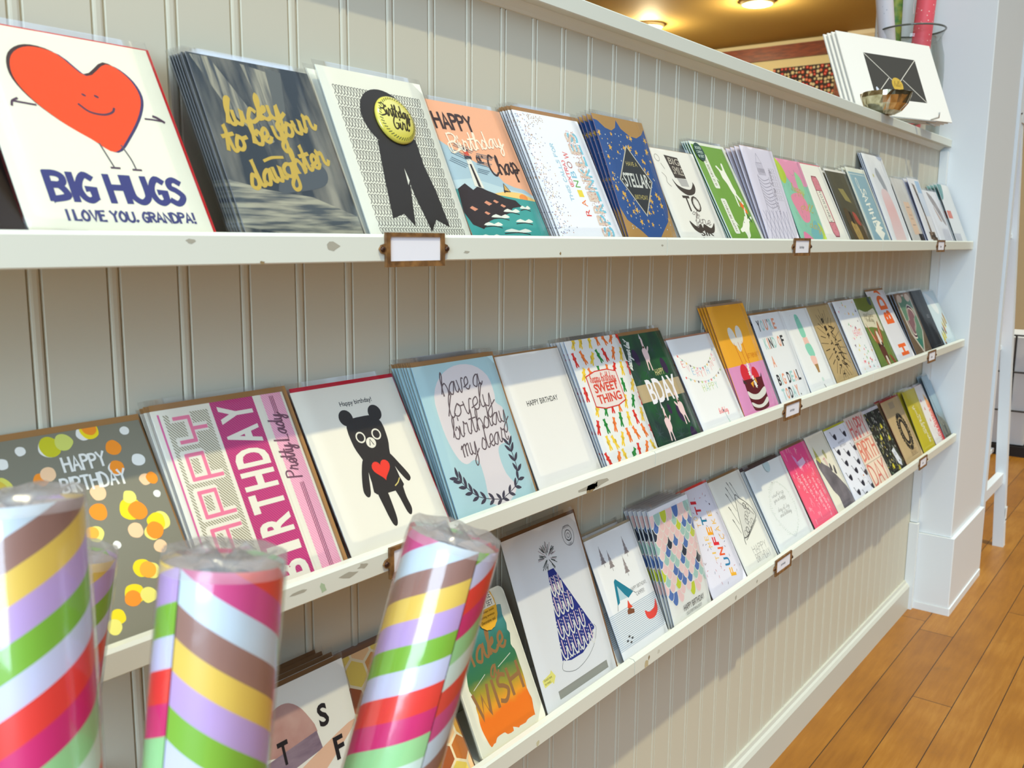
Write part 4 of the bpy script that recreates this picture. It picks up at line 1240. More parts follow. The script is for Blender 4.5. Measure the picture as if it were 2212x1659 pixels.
def art_eraser(a):
    p = (216, 138, 146); k = (150, 80, 86)
    a.poly([(40, 112), (44, 120), (66, 120), (70, 112), (70, 20), (64, 12), (46, 12), (40, 20)], k, False); a.up()
    a.poly([(42, 112), (46, 118), (64, 118), (68, 112), (68, 21), (63, 14), (47, 14), (42, 21)], CREAMC); a.up()
    a.poly([(42, 112), (46, 118), (64, 118), (68, 112), (68, 94), (42, 94)], p); a.poly([(42, 38), (68, 38), (68, 21), (63, 14), (47, 14), (42, 21)], p); a.rect(65, 38, 3, 56, p); a.up()
    a.line([(42, 94), (68, 94)], 1.2, k); a.line([(42, 38), (68, 38)], 1.2, k)
    for i in range(20): a.ell(a.rnd.uniform(44, 66), a.rnd.choice([a.rnd.uniform(96, 116), a.rnd.uniform(17, 36)]), .9, .9, k, n=5)
    a.hand('(O)I(S)I(E)', 50, 92, 9, (120, 110, 110), 1.1, 52, -90)
DARKART = noise_paint('dark_painting', (62, 58, 42), (104, 98, 72), 14, .4, .3, (1, 1, .6), .3, .7)
def art_painting(a):
    a.rect(0, 0, 108, 136, DARKART); a.up()
    a.poly([(34, 104), (60, 104), (78, 78), (50, 82)], (150, 138, 84)); a.poly([(20, 60), (36, 66), (50, 54), (64, 60), (82, 40), (88, 0), (30, 0)], (92, 76, 50), True); a.up()
    a.poly([(60, 60), (76, 56), (84, 36), (66, 40)], (170, 82, 66), True); a.poly([(34, 40), (60, 36), (66, 6), (44, 4)], (176, 146, 84), True); a.poly([(40, 62), (50, 60), (54, 36), (42, 40)], (54, 44, 34)); a.poly([(86, 44), (98, 30), (92, 8)], (140, 120, 100)); a.up()
    for i in range(24): x = a.rnd.uniform(8, 100); y = a.rnd.uniform(4, 50); a.line([(x, y), (x+4, y-6)], .8, a.rnd.choice([(120, 108, 80), (60, 52, 40)]))
def art_ohsnap(a):
    a.rect(0, 0, 108, 140, (222, 222, 204)); a.up(); a.rect(7, 0, 94, 132, (146, 176, 184)); a.up()
    w = (240, 238, 222)
    a.loop([(10, 128), (98, 128), (98, 4), (10, 4)], .8, w, False)
    for ch, y in zip('SAHHB', (88, 76, 60, 44, 28)): a.hand(ch, 40, y+12, 26, w, 3.2, 10, -84)
    a.poly([(34, 24), (52, 34), (72, 44), (86, 40), (70, 34), (88, 30), (72, 26), (88, 20), (66, 10), (60, 4)], w); a.ring(36, 112, 5, 2, w, 9); a.line([(36, 102), (44, 92), (36, 86)], 2.4, w, True)
def art_dress(a):
    a.rect(0, 0, 108, 140, (232, 232, 230)); a.up()
    a.poly([(40, 110), (52, 120), (66, 108), (74, 88), (66, 78), (52, 92)], (170, 172, 174), True); a.star(24, 106, 4, (214, 206, 110), .2, .5, 6)
    pk = ramp_z('pink_wash', [(0.0, (236, 214, 208)), (0.5, (238, 196, 190)), (1.0, (236, 224, 220))], 0.0, 0.14, 0.01)
    a.poly([(34, 80), (64, 86), (80, 70), (84, 30), (76, 0), (26, 0), (30, 40)], pk, True)
def art_tan(a):
    a.rect(0, 0, 108, 140, (206, 202, 194)); a.up(); a.rect(38, 20, 46, 70, (226, 196, 168)); a.up()
    for y in (78, 60, 52, 40): a.rect(50, y, 24, 1.4 if y in (78, 40) else 4, (150, 130, 120) if y in (78, 40) else (206, 176, 150))
    a.rect(70, 0, 38, 22, (54, 50, 50))
def art_floralstrip(a):
    a.rect(0, 0, 108, 140, (232, 230, 228)); a.up(); a.rect(64, 104, 38, 32, (170, 198, 222)); a.rect(52, 60, 52, 50, (214, 220, 228)); a.up()
    d = noise_paint('dark_floral', (66, 54, 46), (150, 126, 100), 90, .5, .2, (1, 1, 1), .42, .62)
    a.poly([(28, 130), (48, 126), (48, 8), (44, 4), (98, 4), (100, 14), (66, 16), (52, 60)], d); a.rect(34, 10, 54, 16, d); a.up(); a.sans('HOORAY', 60, 20, 9, (206, 176, 156), 50, 96)
def art_feather(a):
    a.rect(0, 0, 108, 140, (228, 228, 230)); a.up()
    f = noise_paint('grey_feather', (120, 108, 104), (196, 188, 186), 60, .5, .2, (5, 1, 1), .35, .7)
    a.poly([(30, 136), (60, 124), (86, 90), (96, 50), (80, 60), (60, 90), (40, 112)], f, True); a.poly([(44, 100), (60, 80), (72, 60), (58, 64)], (186, 160, 146), True); a.up()
    for i in range(8): a.line([(50+i*6, 40), (46+i*7, 4)], 1.0, (96, 100, 150))
def art_teal(a):
    a.rect(0, 0, 108, 140, (232, 234, 232)); a.up(); a.poly([(0, 140), (40, 140), (26, 112), (0, 104)], (120, 166, 164), True); a.rect(6, 60, 40, 18, (222, 128, 108)); a.up()
    for i in range(9): a.line([(4+i*7, 24), (10+i*6, 2)], 1.6, (72, 78, 140))
def plain(c):
    def f(a): a.rect(0, 0, 108, 140, c)
    return f

card('dark', 1, -0.040, 0.1000, -0.0052, 1.005, 0, (44, 34, 28), None, 'dark brown', 'dark brown filler card for the shadowed gap between its neighbours, beside the heart card', film=True)  # added card whose dark colour supplies the shade in the gap
card('olive', 1, -0.0500, 0.0555, -0.0150, 1.030, 0, (176, 172, 140), None, 'olive', 'grey-olive card edge next to the heart card, cut off by the picture border')
card('hugs', 1, .0701, .1788, -.0129, 1.0405, 0, (238, 236, 214), art_hugs, 'heart', 'BIG HUGS card with smiling orange heart and red envelope', ((206, 30, 34), 1.6, 2.6))
card('lucky', 1, .2022, .3016, -.0200, 1.0432, 6, BRUSH, art_lucky, 'gold-lettered slate', 'slate brushstroke card with gold script to a daughter', edge=(150, 152, 158), env=((40, 42, 48), 0.0, 0.2))  # near-black envelope colour stands in for shade between the fanned copies
card('girl', 1, .3086, .4194, -.0205, 1.0510, 2, (236, 234, 216), art_girl, 'black rosette', 'cream looped-pattern card with black rosette and yellow Birthday Girl badge', env=((214, 220, 236), 0, 0), extra=girl_badge)
card('light', 1, .4212, .5284, -.0178, 1.0413, 1, (240, 178, 138), art_light, 'lighthouse', 'salmon and teal lighthouse card saying Happy Birthday Ol Chap', env=((90, 90, 86), 0, 0))
card('sprinkle', 1, .5469, .6573, -.0183, 1.0457, 5, (240, 240, 242), art_sprinkle, 'rainbow sprinkles', 'white card with sideways RAINBOW SPRINKLES lettering and dotted margin', env=(KRAFT, 5, 0.5))
card('stellar', 1, .6697, .7740, -.0270, 1.0553, 5, (186, 144, 84), art_stellar, 'starry blue', 'starry blue necktie-shaped card on kraft with STELLAR diamond', edge=(42, 66, 150))
card('sir', 1, .7846, .9024, -.0270, 1.0306, 3, (236, 232, 220), art_sir, 'moustache', 'cream card with black top hat, moustache and bow tie', env=((196, 172, 140), 1.2, 0.4))
card('rabbits', 1, .9185, 1.0199, -.0120, 1.0496, 4, (224, 228, 206), art_rabbits, 'green rabbit', 'green card with two white rabbits and dark round sticker', env=((44, 84, 92), 0, 0.3), extra=rabbits_sticker, edge=(160, 196, 214))
card('pagoda', 1, 1.0371, 1.1487, -.0275, 1.0532, 4, (232, 224, 232), art_pagoda, 'line-drawn tower', 'pale lilac card with thin line drawing of a tower over netting', env=((196, 166, 150), 1.5, 0.4), edge=(186, 190, 226))
card('abstract', 1, 1.1566, 1.2641, -.0255, 1.0460, 2, (150, 206, 176), art_abstract, 'painted pink and mint', 'abstract painted card in pink, mint and lime', env=((96, 156, 140), 0, 0.4))
card('eraser', 1, 1.2653, 1.3744, -.0200, 1.0461, 1, (238, 234, 220), art_eraser, 'pink rod', 'cream card with outlined pink-ended rod, pink envelope edge above', env=((226, 96, 120), 2.2, 0.6))
card('painting', 1, 1.3805, 1.4901, -.0230, 1.0450, 2, (226, 222, 210), art_painting, 'dark painted figure', 'dark olive painted card with seated figure in warm reds', env=((206, 202, 196), 0.5, 0.4))
card('ohsnap', 1, 1.4991, 1.6067, -.0191, 1.0552, 3, (222, 222, 204), art_ohsnap, 'blue-grey', 'blue-grey bordered card with white hand lettering and arrow banner', env=((216, 210, 196), 0, 0.3))
card('dress', 1, 1.6168, 1.7440, -.0085, 1.0882, 2, (232, 232, 230), art_dress, 'tall pale pink', 'tall white card with pale pink dress, highest on the top shelf', env=((120, 120, 128), 1.2, 0.4), edge=(190, 200, 230))
card('tan', 1, 1.7565, 1.8512, -.0236, 1.0508, 2, (206, 202, 194), art_tan, 'grey and tan', 'grey card with tan panel and black corner block')
card('floralstrip', 1, 1.8764, 1.9684, -.0237, 1.0571, 3, (232, 230, 228), art_floralstrip, 'dark floral strip', 'white card with dark floral letter strip and pale blue block', edge=(120, 120, 190))
card('feather', 1, 1.9732, 2.1000, -.0300, 1.0368, 3, (228, 228, 230), art_feather, 'grey feather', 'white card with grey feather strokes, second from the pillar on top shelf')
card('teal', 1, 2.1300, 2.2360, -.0229, 1.0573, 3, (232, 234, 232), art_teal, 'teal-cornered', 'white card with teal corner and small red square beside the pillar')
# ---- row 2
def art_confetti(a):
    g = (134, 130, 112)
    a.rect(0, 0, 108, 140, g); a.up()
    O, Y, LY, P, W_ = (250, 150, 46), (246, 220, 40), (240, 230, 120), (250, 206, 160), (238, 236, 226)
    def spot(x, y, parts):
        L = a.L
        for i, (dx, dy, r, c) in enumerate(parts):
            a.L = L + i; a.blob(x+dx, y+dy, r, c, .09)
        a.L = L
    spot(46, 131, [(0, 0, 6, W_), (1.2, .6, 6.4, (206, 200, 44)), (10, 2, 5.6, (212, 216, 110))]); spot(70, 137, [(0, 0, 5, W_), (4, 1, 6, Y), (4, 2.4, 4.6, O)])
    spot(30, 132, [(0, 0, 3, W_)]); spot(18, 126, [(0, 0, 3.6, W_)]); spot(96, 134, [(0, 0, 3.0, W_)]); spot(5, 126, [(0, 0, 6, O)]); spot(85, 124, [(0, 0, 5, O)]); spot(4, 108, [(0, 0, 5, O)])
    spot(14, 112, [(0, 0, 6, (222, 216, 100)), (-4, 0, 4.6, P), (-2, 0, 4.4, (220, 190, 70))]); spot(36, 112, [(0, 0, 4.4, O), (5, 3, 4.6, P)]); spot(82, 110, [(0, 0, 5, W_), (.8, .5, 4.8, O)]); spot(98, 113, [(0, 0, 4.4, W_)])
    spot(66, 97, [(0, 0, 5.2, P)]); spot(98, 99, [(0, 0, 4, P), (4.5, 0, 4, O)]); spot(62, 85, [(0, 0, 5.6, O)]); spot(82, 82, [(0, 0, 7.6, Y), (2, 8, 4.4, LY), (4, -2, 6, O)]); spot(102, 88, [(0, 0, 2.6, W_)])
    spot(56, 72, [(0, 0, 5, LY), (-2, 1, 4, (244, 180, 70))]); spot(80, 68, [(0, 0, 5, P)]); spot(98, 70, [(0, 0, 6.4, LY), (-3, 0, 6, Y), (-8, -6, 5, LY), (-6, -5, 5.4, O)]); spot(66, 62, [(0, 0, 2.6, W_)]); spot(92, 54, [(0, 0, 4.2, P)])
    spot(76, 44, [(0, 0, 6, Y), (5, -3, 5.2, LY), (3, -2, 5, (248, 176, 60))]); spot(96, 44, [(0, 0, 4.6, P)]); spot(66, 30, [(0, 0, 6.4, Y), (-2, -2, 5, O), (8, -3, 5, LY)]); spot(84, 18, [(0, 0, 5, P), (5, 3, 5, Y), (2, 0, 4.6, O)])
    spot(52, 20, [(0, 0, 4.6, Y), (-4, -5, 4.6, LY)]); spot(40, 36, [(0, 0, 5, LY)]); spot(20, 60, [(0, 0, 6, Y), (3, 3, 5, O)]); spot(30, 80, [(0, 0, 5, O)]); spot(14, 86, [(0, 0, 5, P)]); spot(26, 20, [(0, 0, 6, O)]); spot(100, 26, [(0, 0, 5, Y)]); spot(36, 52, [(0, 0, 4, W_)])
    a.up(4)
    a.hand('HAPPY', 51, 114, 9, W_, 1.5, 26, -1, jig=.3); a.hand('BIRTHDAY', 46, 101, 9, W_, 1.5, 40, -2, jig=.3)
def art_pretty(a):
    CR = (240, 234, 216)
    a.rect(0, 0, 108, 140, CR); a.up()
    H1 = stripes('olive_hatch', (240, 234, 216), (150, 142, 110), R(38), 0.0016, .5)
    H2 = stripes('magenta_hatch', (214, 66, 132), (168, 70, 112), R(38), 0.0016, .6)
    H3 = stripes('pink_hatch', (248, 190, 206), (238, 160, 186), R(38), 0.0016, .5)
    a.rect(8, 0, 34, 136, H1); a.rect(45, 0, 36, 140, H2); a.rect(88, 0, 18, 140, H3); a.rect(4, 0, 1.4, 137, (226, 110, 160)); a.up()
    pk = (240, 130, 160)
    # sideways block letters reading upward: HAPPY then BIRTHDAY
    def seg(x, y, w, h, bars):
        for b in bars:
            x0, y0, x1, y1 = b
            a.line([(x+x0*w, y+y0*h), (x+x1*w, y+y1*h)], 6.4, CR)
        a.L += 1
        for b in bars:
            x0, y0, x1, y1 = b
            a.line([(x+x0*w+1, y+y0*h-.4), (x+x1*w+1, y+y1*h-.4)], 2.6, pk)
        a.L -= 1
    A_ = [(1, 0, 0, 0), (0, 0, 0, 1), (0, 1, 1, 1), (.5, 0, .5, 1)]
    P_ = [(1, 0, 0, 0), (0, 0, 0, 1), (0, 1, .55, 1), (.55, 0, .55, 1)]
    Y_ = [(0, 0, .5, 0), (.5, 0, .5, 1), (0, 1, .5, 1), (.5, .5, 1, .5)]
    H_ = [(0, 0, 1, 0), (0, 1, 1, 1), (.5, 0, .5, 1)]
    for i, g in enumerate((H_, A_, P_, P_, Y_)): seg(14, 10+i*26.5, 22, 17, g)
    a.up(2)
    for i, ch in enumerate('BIRTHDAY'):
        y = 5 + i*16.8
        a.sans(ch, 77.5, y + (3 if ch == 'I' else 0), 28, CR, (6.5 if ch == 'I' else 13.6), 90, 0, .035)
    a.rect(83, 0, 3.4, 140, CR)
    for k in (0, 1.4, 2.8): a.rect(95+k, 4, .6, 66, (150, 84, 110)); a.rect(95+k, 124, .6, 14, (150, 84, 110))
    a.scr('Pretty Lady', 99, 74, 6, (120, 80, 96), 1.2, 50, 90, .2)
def art_bear(a):
    k = (54, 48, 44)
    a.hand('HAPPY', 200, 0, 1, k, .1) if False else None
    a.sans('Happy birthday!', 42, 121, 5.2, (44, 44, 50), 34, 0, 0, .012)
    a.ell(43, 112, 7, 7, k); a.ell(74, 112, 7, 7, k)
    a.poly([(40, 104), (46, 110), (58, 111), (70, 110), (77, 103), (77, 88), (74, 78), (73, 70), (74, 55), (73, 46), (45, 46), (44, 56), (45, 70), (43, 78), (40, 88)], k, True, 3)
    a.poly([(44, 76), (38, 66), (33, 52), (35, 46), (39, 48), (43, 60), (46, 70)], k, True); a.poly([(73, 76), (79, 66), (85, 54), (83, 50), (80, 51), (75, 60), (72, 70)], k, True)
    a.poly([(46, 52), (55, 50), (56, 34), (55, 22), (52, 18), (49, 21), (47, 34)], k, True); a.poly([(64, 50), (73, 52), (73, 38), (74, 28), (71, 23), (68, 26), (66, 38)], k, True); a.up()
    w = (240, 234, 218)
    a.ring(50, 94, 4.2, 1.3, w); a.ring(67, 94, 4.2, 1.3, w); a.ell(58.5, 88, 5, 4.6, w); a.heart(59, 65, 9.5, (238, 66, 48)); a.up()
    a.line([(56.5, 86), (58.5, 91), (60.5, 86)], .8, k)
    a.ell(50, 94, .8, .8, k); a.ell(67, 94, .8, .8, k)
    a.line([(66, 49), (70, 51), (73, 54)], 1.0, (226, 206, 120), True)
def leafy(a, x0, y0, x1, y1, bend, n, c, s=1.0):
    pts = smooth_pts([(x0, y0), ((x0+x1)/2+bend, (y0+y1)/2-abs(bend)*.6), (x1, y1)], 8)
    a.line(pts, .7, c)
    for i in range(2, len(pts), max(1, len(pts)//n)):
        p, q = pts[i], pts[i-1]
        an = math.degrees(math.atan2(p[1]-q[1], p[0]-q[0]))
        for sd in (-1, 1):
            L = (7+2.5*(i/len(pts)))*s
            t = R(an + sd*38)
            cx, cy = p[0]+math.cos(t)*L*.55, p[1]+math.sin(t)*L*.55
            a.poly([(cx-math.cos(t)*L*.55, cy-math.sin(t)*L*.55), (cx-math.sin(t)*1.7*s, cy+math.cos(t)*1.7*s), (cx+math.cos(t)*L*.6, cy+math.sin(t)*L*.6), (cx+math.sin(t)*1.7*s, cy-math.cos(t)*1.7*s)], c, True, 3)
def art_lovely(a):
    a.rect(0, 0, 108, 140, (186, 216, 218)); a.up()
    pw = (234, 224, 222)
    a.poly([(30, 128), (52, 136), (76, 134), (92, 122), (94, 104), (92, 96), (99, 90), (97, 84), (95, 80), (96, 70), (98, 62), (92, 58), (78, 56), (74, 46), (76, 30), (84, 16), (70, 6), (56, 4), (44, 12), (46, 30), (46, 46), (40, 50), (30, 48), (22, 54), (16, 70), (14, 90), (16, 112)], pw, True, 3); a.up()
    c = (112, 96, 98)
    a.scr('have a', 26, 110, 10.5, c, 1.25, 56, 5, .2); a.scr('lovely', 26, 90, 10.5, c, 1.25, 64, 5, .2); a.scr('birthday', 24, 71, 10, c, 1.25, 78, 5, .2); a.scr('my dear', 28, 54, 10, c, 1.25, 66, 5, .2)
    lf = (78, 72, 84)
    leafy(a, 66, 8, 14, 38, -8, 7, lf); leafy(a, 54, 8, 92, 54, 16, 7, lf)
def art_plain(a):
    a.sans('HAPPY BIRTHDAY', 26, 86, 5.6, (60, 56, 56), 52, 0, 0, .006)
BEARP = [(-4, 14), (-6, 17), (-3, 19), (0, 17.5), (3, 19), (6, 17), (4, 14), (4.5, 9), (8, 7), (7, 3), (4.5, 4), (4.5, -3), (7, -9), (6, -13), (2.5, -13), (0, -7), (-2.5, -13), (-6, -13), (-7, -9), (-4.5, -3), (-4.5, 4), (-7, 3), (-8, 7), (-4.5, 9)]
def art_gummy(a):
    a.rect(0, 0, 108, 140, (240, 238, 232)); a.up()
    cs = [(224, 60, 48), (48, 142, 64), (246, 208, 70), (244, 130, 60)]
    i = 0
    for r in range(8):
        for q in range(7):
            x = 8+q*15.4+(7 if r % 2 else 0); y = 8+r*18.2
            i += 1
            c = cs[(q*3+r*2+(q*r) % 3) % 4]
            a.L = 2 + (i % 2)
            a.shape(BEARP, x+a.rnd.uniform(-2, 2), y+a.rnd.uniform(-2, 2), .52, c, a.rnd.uniform(-38, 30), .85, False)
            a.L = 4; a.ell(x, y+1, 1.3, 2.4, tuple(int(v*.86) for v in c), n=10)
    a.L = 6
    a.poly([(16, 100), (36, 104), (60, 104), (78, 100), (78, 66), (60, 62), (34, 62), (16, 66)], (216, 62, 56)); a.up(); a.poly([(17.4, 99), (36, 102.8), (60, 102.8), (76.6, 99), (76.6, 67), (60, 63.2), (34, 63.2), (17.4, 67)], (240, 226, 218)); a.up()
    rd = (222, 84, 66)
    a.scr('happy birthday', 22, 92, 5, rd, .9, 50, -2, .1); a.sans('SWEET', 24, 80, 10, rd, 48, 0, 0, .03); a.sans('THING', 24, 68, 10, rd, 48, 0, 0, .03)
def llama(a, x, y, s, fl=1):
    c = (238, 208, 204)
    a.shape([(-7, 10), (-4, 14), (-3, 22), (-4, 28), (-1, 34), (1, 28), (2, 22), (3, 15), (8, 12), (9, 4), (8, -4), (9, -14), (10, -20), (7, -20), (5, -10), (2, -7), (0, -12), (0, -21), (-3, -21), (-3, -8), (-7, -2), (-8, 5)], x, y, s, c, 0, fl)
    a.shape([(-8, 8), (-14, 14), (-13, 17), (-7, 12)], x, y, s, c, 0, -fl if False else fl)
    a.up(); a.ell(x, y+16*s, 2.4*s, 2*s, (96, 60, 50), n=10); a.poly([(x-3*s, y+30*s), (x, y+42*s), (x+3*s, y+29*s)], (214, 206, 210)); a.L -= 1
def art_llama(a):
    g = noise_paint('jungle_green', (44, 62, 58), (44, 92, 56), 30, .35, .3, (1, 1, .8), .38, .60)
    a.rect(0, 0, 108, 140, g); a.up()
    for x, y, r in ((26, 112, 8), (84, 96, 8), (78, 36, 9), (92, 4, 10), (20, 70, 6), (56, 44, 5)): a.ell(x, y, r*.8, r*1.3, (62, 46, 74), 10)
    for x, y in ((14, 84), (40, 92), (90, 60), (30, 40), (96, 20), (70, 118), (12, 20), (60, 12)):
        for q in range(9):
            t = q*.7; a.line([(x, y), (x+9*math.cos(t), y+11*math.sin(t))], .7, (66, 84, 84))
    a.up(); a.rect(0, 58, 108, 21, (190, 168, 128)); a.up()
    llama(a, 52, 110, .78, -1); llama(a, 84, 38, .78); llama(a, 40, 24, .78, -1); a.up(2)
    a.sans('BDAY', 24, 54, 30, (240, 236, 238), 72, 0, 0, .02); a.sans('HAPPY', 56, 86, 8, (226, 216, 150), 22)
    a.scr('shake your tail', 8, 98, 5.5, (230, 230, 220), 1.1, 36, 66, .1)
def art_garland(a):
    cols = [(236, 120, 110), (150, 200, 180), (240, 200, 120), (120, 110, 110), (190, 210, 120), (240, 170, 180), (150, 190, 220)]
    for y0, dip, n, yy in ((116, 24, 14, 3), (84, 12, 12, 3)):
        pts = [(10+i*88/(n-1), y0 - dip*(1-((i-(n-1)/2)/((n-1)/2))**2)) for i in range(n)]
        a.line(pts, .5, (190, 186, 186), True)
        for i, p in enumerate(pts): a.ell(p[0], p[1]-1, 1.5, 1.9, cols[i % 7], n=10)
    for i, ch in enumerate('EVERYTHING'):
        x = 12+i*8.6; y = 103-19*(1-((i-4.5)/4.5)**2); a.hand(ch, x, y-5, 9, cols[(0, 5, 6, 5)[i % 4]], .8, 5)
    for i, ch in enumerate('HAPPY'):
        x = 38+i*8; a.hand(ch, x, 58, 10, cols[(4, 1, 4)[i % 3]], .8, 5)
    a.scr('birthday', 52, 22, 4, (240, 140, 140), .8, 24); a.line([(66, 22), (68, 8)], .8, (150, 180, 170)); a.poly([(64, 2), (72, 2), (69, 12)], (206, 222, 206)); a.ell(64, 25, 1.4, 2, (110, 100, 110))
def art_cake(a):
    a.rect(0, 0, 108, 140, (248, 180, 54)); a.up(); a.rect(0, 0, 108, 64, (232, 156, 196)); a.up()
    w = (236, 230, 216); rd = (224, 52, 62); br = (104, 34, 40)
    a.ell(42, 100, 9, 12, w, 18); a.ell(63, 101, 9, 12, w, -18); a.ell(52, 89, 7, 9, w)
    for x0, x1 in ((40, 46), (52, 58), (64, 66)): a.line([(x0, 92), (x1, 58)], .8, (206, 70, 44))
    a.ell(42, 52, 12, 13, rd); a.ell(70, 46, 10, 13, rd); a.poly([(30, 44), (32, 40), (80, 38), (86, 44), (82, 12), (70, 6), (44, 6), (32, 12)], br, True); a.poly([(30, 42), (28, 48), (38, 40)], (60, 60, 56)); a.poly([(78, 40), (88, 50), (86, 40)], (60, 60, 56)); a.up()
    for i, y in enumerate((52, 46, 58, 40, 62, 36)): a.star(58+((i*5) % 9)-3, y, 4.4, (246, 240, 226), i, .5, 6)
    a.poly([(48, 40), (52, 34), (58, 42)], (246, 170, 50)); a.poly([(62, 42), (68, 38), (66, 46)], (246, 170, 50))
    a.poly([(31, 32), (44, 27), (60, 26), (84, 32), (83, 24), (62, 19), (44, 20), (32, 24)], w, True); a.poly([(33, 18), (48, 13), (64, 13), (82, 19), (81, 13), (64, 9), (48, 9), (34, 13)], w, True)
    a.sans('LET THEM EAT IT', 66, 70, 6, (226, 140, 40), 38)
def art_bigdeal(a):
    B, T, C_ = (58, 56, 58), (176, 212, 206), (238, 164, 130)
    for txt, x, y, st, cols in (("YOU'RE", 12, 114, 0, [B, T, C_, B, T, C_]), ('KIND OF', 14, 86, 0, [T, C_, B, T, None, C_, B]), ('A', 18, 58, 0, [C_]), ('BIG DEAL', 14, 30, 0, [B, T, C_, None, B, T, C_, B]), ('TODAY.', 14, 8, 0, [T, C_, B, T, C_, B])):
        xx = x
        for ch, c in zip(txt, cols):
            if ch == ' ': xx += 6; continue
            wd = {"'": 2.5, 'I': 3, '.': 2.6}.get(ch, 9.6)
            hh = 17; yy = y
            if ch == "'": hh = 5; yy = y+12
            if ch == '.': hh = 3
            a.sans(ch, xx, yy, hh, c, wd, 0, 0, .03); xx += wd+2.4
def art_icecream(a):
    m_ = (148, 214, 188); p = (246, 202, 186)
    a.poly([(46, 128), (52, 132), (60, 128), (64, 110), (64, 96), (58, 92), (46, 94), (44, 110)], m_, True); a.poly([(46, 92), (64, 92), (66, 80), (46, 80)], p); a.poly([(46, 80), (66, 80), (70, 62), (60, 58), (48, 62), (44, 70)], m_, True); a.poly([(48, 60), (68, 58), (66, 46), (60, 40), (50, 46)], p, True); a.up(); a.poly([(52, 46), (66, 46), (62, 32), (55, 32)], (176, 136, 84)); a.line([(48, 122), (56, 126), (60, 124)], .8, (120, 180, 156), True)
    a.ell(62, 20, 4, 3.4, (208, 226, 214)); a.poly([(58, 12), (60, 12), (66, 0), (64, 0)], (110, 104, 104))
    for i in range(16): a.ell(a.rnd.uniform(6, 100), a.rnd.uniform(6, 134), .5, .5, (170, 170, 160), n=5)
def art_kraft(a):
    k = (52, 42, 30)
    for i in range(28):
        t = 2*math.pi*i/28+.1; r0, r1 = (34, 62) if i % 2 else (40, 54)
        a.line([(54+r0*.62*math.cos(t), 68+r0*1.15*math.sin(t)), (54+r1*.82*math.cos(t), 68+r1*1.08*math.sin(t))], .9 if i % 2 else 1.5, k)
    for i, ch in enumerate('BIRTHDAY'): a.sans(ch, 42, 116-i*13.6, 10.5, k, 9, -74, 0, .05)
    a.scr('happy', 64, 104, 9, k, 2.0, 78, -84, .1)
def art_triangles(a):
    cols = [(236, 106, 110), (130, 180, 170), (236, 220, 110), (120, 100, 120), (240, 150, 160), (150, 200, 140), (250, 180, 90)]
    for i in range(52):
        x, y, s = a.rnd.uniform(4, 104), a.rnd.uniform(6, 136), a.rnd.uniform(1.4, 4.2); t = a.rnd.uniform(0, 6)
        a.poly([(x+s*math.cos(t+q*2.1), y+s*math.sin(t+q*2.1)) for q in range(3)], cols[i % 7])
    a.up(); a.sans('HEART', 40, 72, 12, (246, 166, 170), 44, 0, 0, .0)
def art_goat(a):
    a.rect(0, 0, 108, 140, (112, 132, 62)); a.up(); a.poly([(0, 118), (40, 112), (90, 118), (100, 96), (100, 70), (80, 76), (40, 82), (0, 86)], (220, 212, 184), True); a.poly([(0, 140), (100, 140), (100, 118), (50, 112), (0, 122)], (112, 122, 46)); a.up()
    b = (160, 98, 56); d = (96, 54, 40); wt = (226, 214, 196)
    a.poly([(10, 92), (24, 70), (34, 64), (40, 70), (52, 78), (62, 70), (84, 92), (80, 62), (70, 50), (60, 44), (36, 46), (22, 60)], b, True); a.poly([(14, 86), (26, 66), (30, 54), (22, 60)], (226, 150, 126), True); a.poly([(76, 84), (72, 62), (66, 56), (70, 74)], (226, 150, 126), True); a.up()
    a.poly([(48, 70), (58, 70), (64, 40), (54, 34), (48, 48)], wt, True); a.poly([(34, 46), (58, 44), (66, 34), (62, 12), (40, 14)], d, True); a.ell(38, 46, 4, 5, (40, 28, 26)); a.ell(60, 46, 4, 5, (40, 28, 26)); a.poly([(40, 16), (62, 14), (58, 2), (46, 2)], b, True); a.poly([(48, 22), (56, 22), (58, 6), (50, 8)], wt, True); a.poly([(74, 24), (86, 20), (98, 6), (90, 2), (80, 12)], (150, 74, 50), True); a.up()
    a.scr('great friend', 18, 104, 5, (150, 140, 110), .8, 56, -4); a.scr('to all day', 24, 94, 5, (150, 140, 110), .8, 44, -4); a.ell(88, 132, 11, 9, (70, 84, 80))
def art_hbd(a):
    o = (236, 108, 44)
    a.rect(0, 0, 108, 140, (224, 222, 224)); a.up()
    for ch, y, s in (('H', 12, 22), ('B', 74, 26), ('D', 102, 28)): a.sans(ch, 84, y, 46, o, s, 90, 0, .05)
    a.poly([(44, 136), (60, 136), (78, 130), (70, 139), (50, 140)], o, True)
def art_snake(a):
    a.rect(0, 0, 108, 140, (112, 92, 70)); a.up()
    a.poly([(10, 136), (98, 136), (98, 50), (58, 4), (54, 4), (20, 50)], (206, 196, 180)); a.up(); a.poly([(16, 132), (94, 132), (94, 52), (57, 10), (24, 52)], (104, 140, 116)); a.up()
    a.poly([(40, 60), (64, 34), (74, 40), (60, 16), (44, 30)], (60, 122, 104), True)
    for sc, c in ((1.18, (222, 212, 196)), (1.08, (90, 50, 70)), (.95, (222, 212, 196)), (.86, (136, 100, 104))):
        a.up(); a.poly([(54+(x-54)*sc, 76+(y-76)*sc) for x, y in [(30, 62), (26, 78), (40, 80), (46, 96), (60, 108), (80, 100), (84, 86), (72, 80), (66, 66), (52, 56), (50, 44), (36, 46)]], c, True)
    for cx in (28, 78): a.ell(cx, 132, 18, 12, (150, 110, 84)); a.ell(cx, 128, 14, 9, (212, 190, 170))
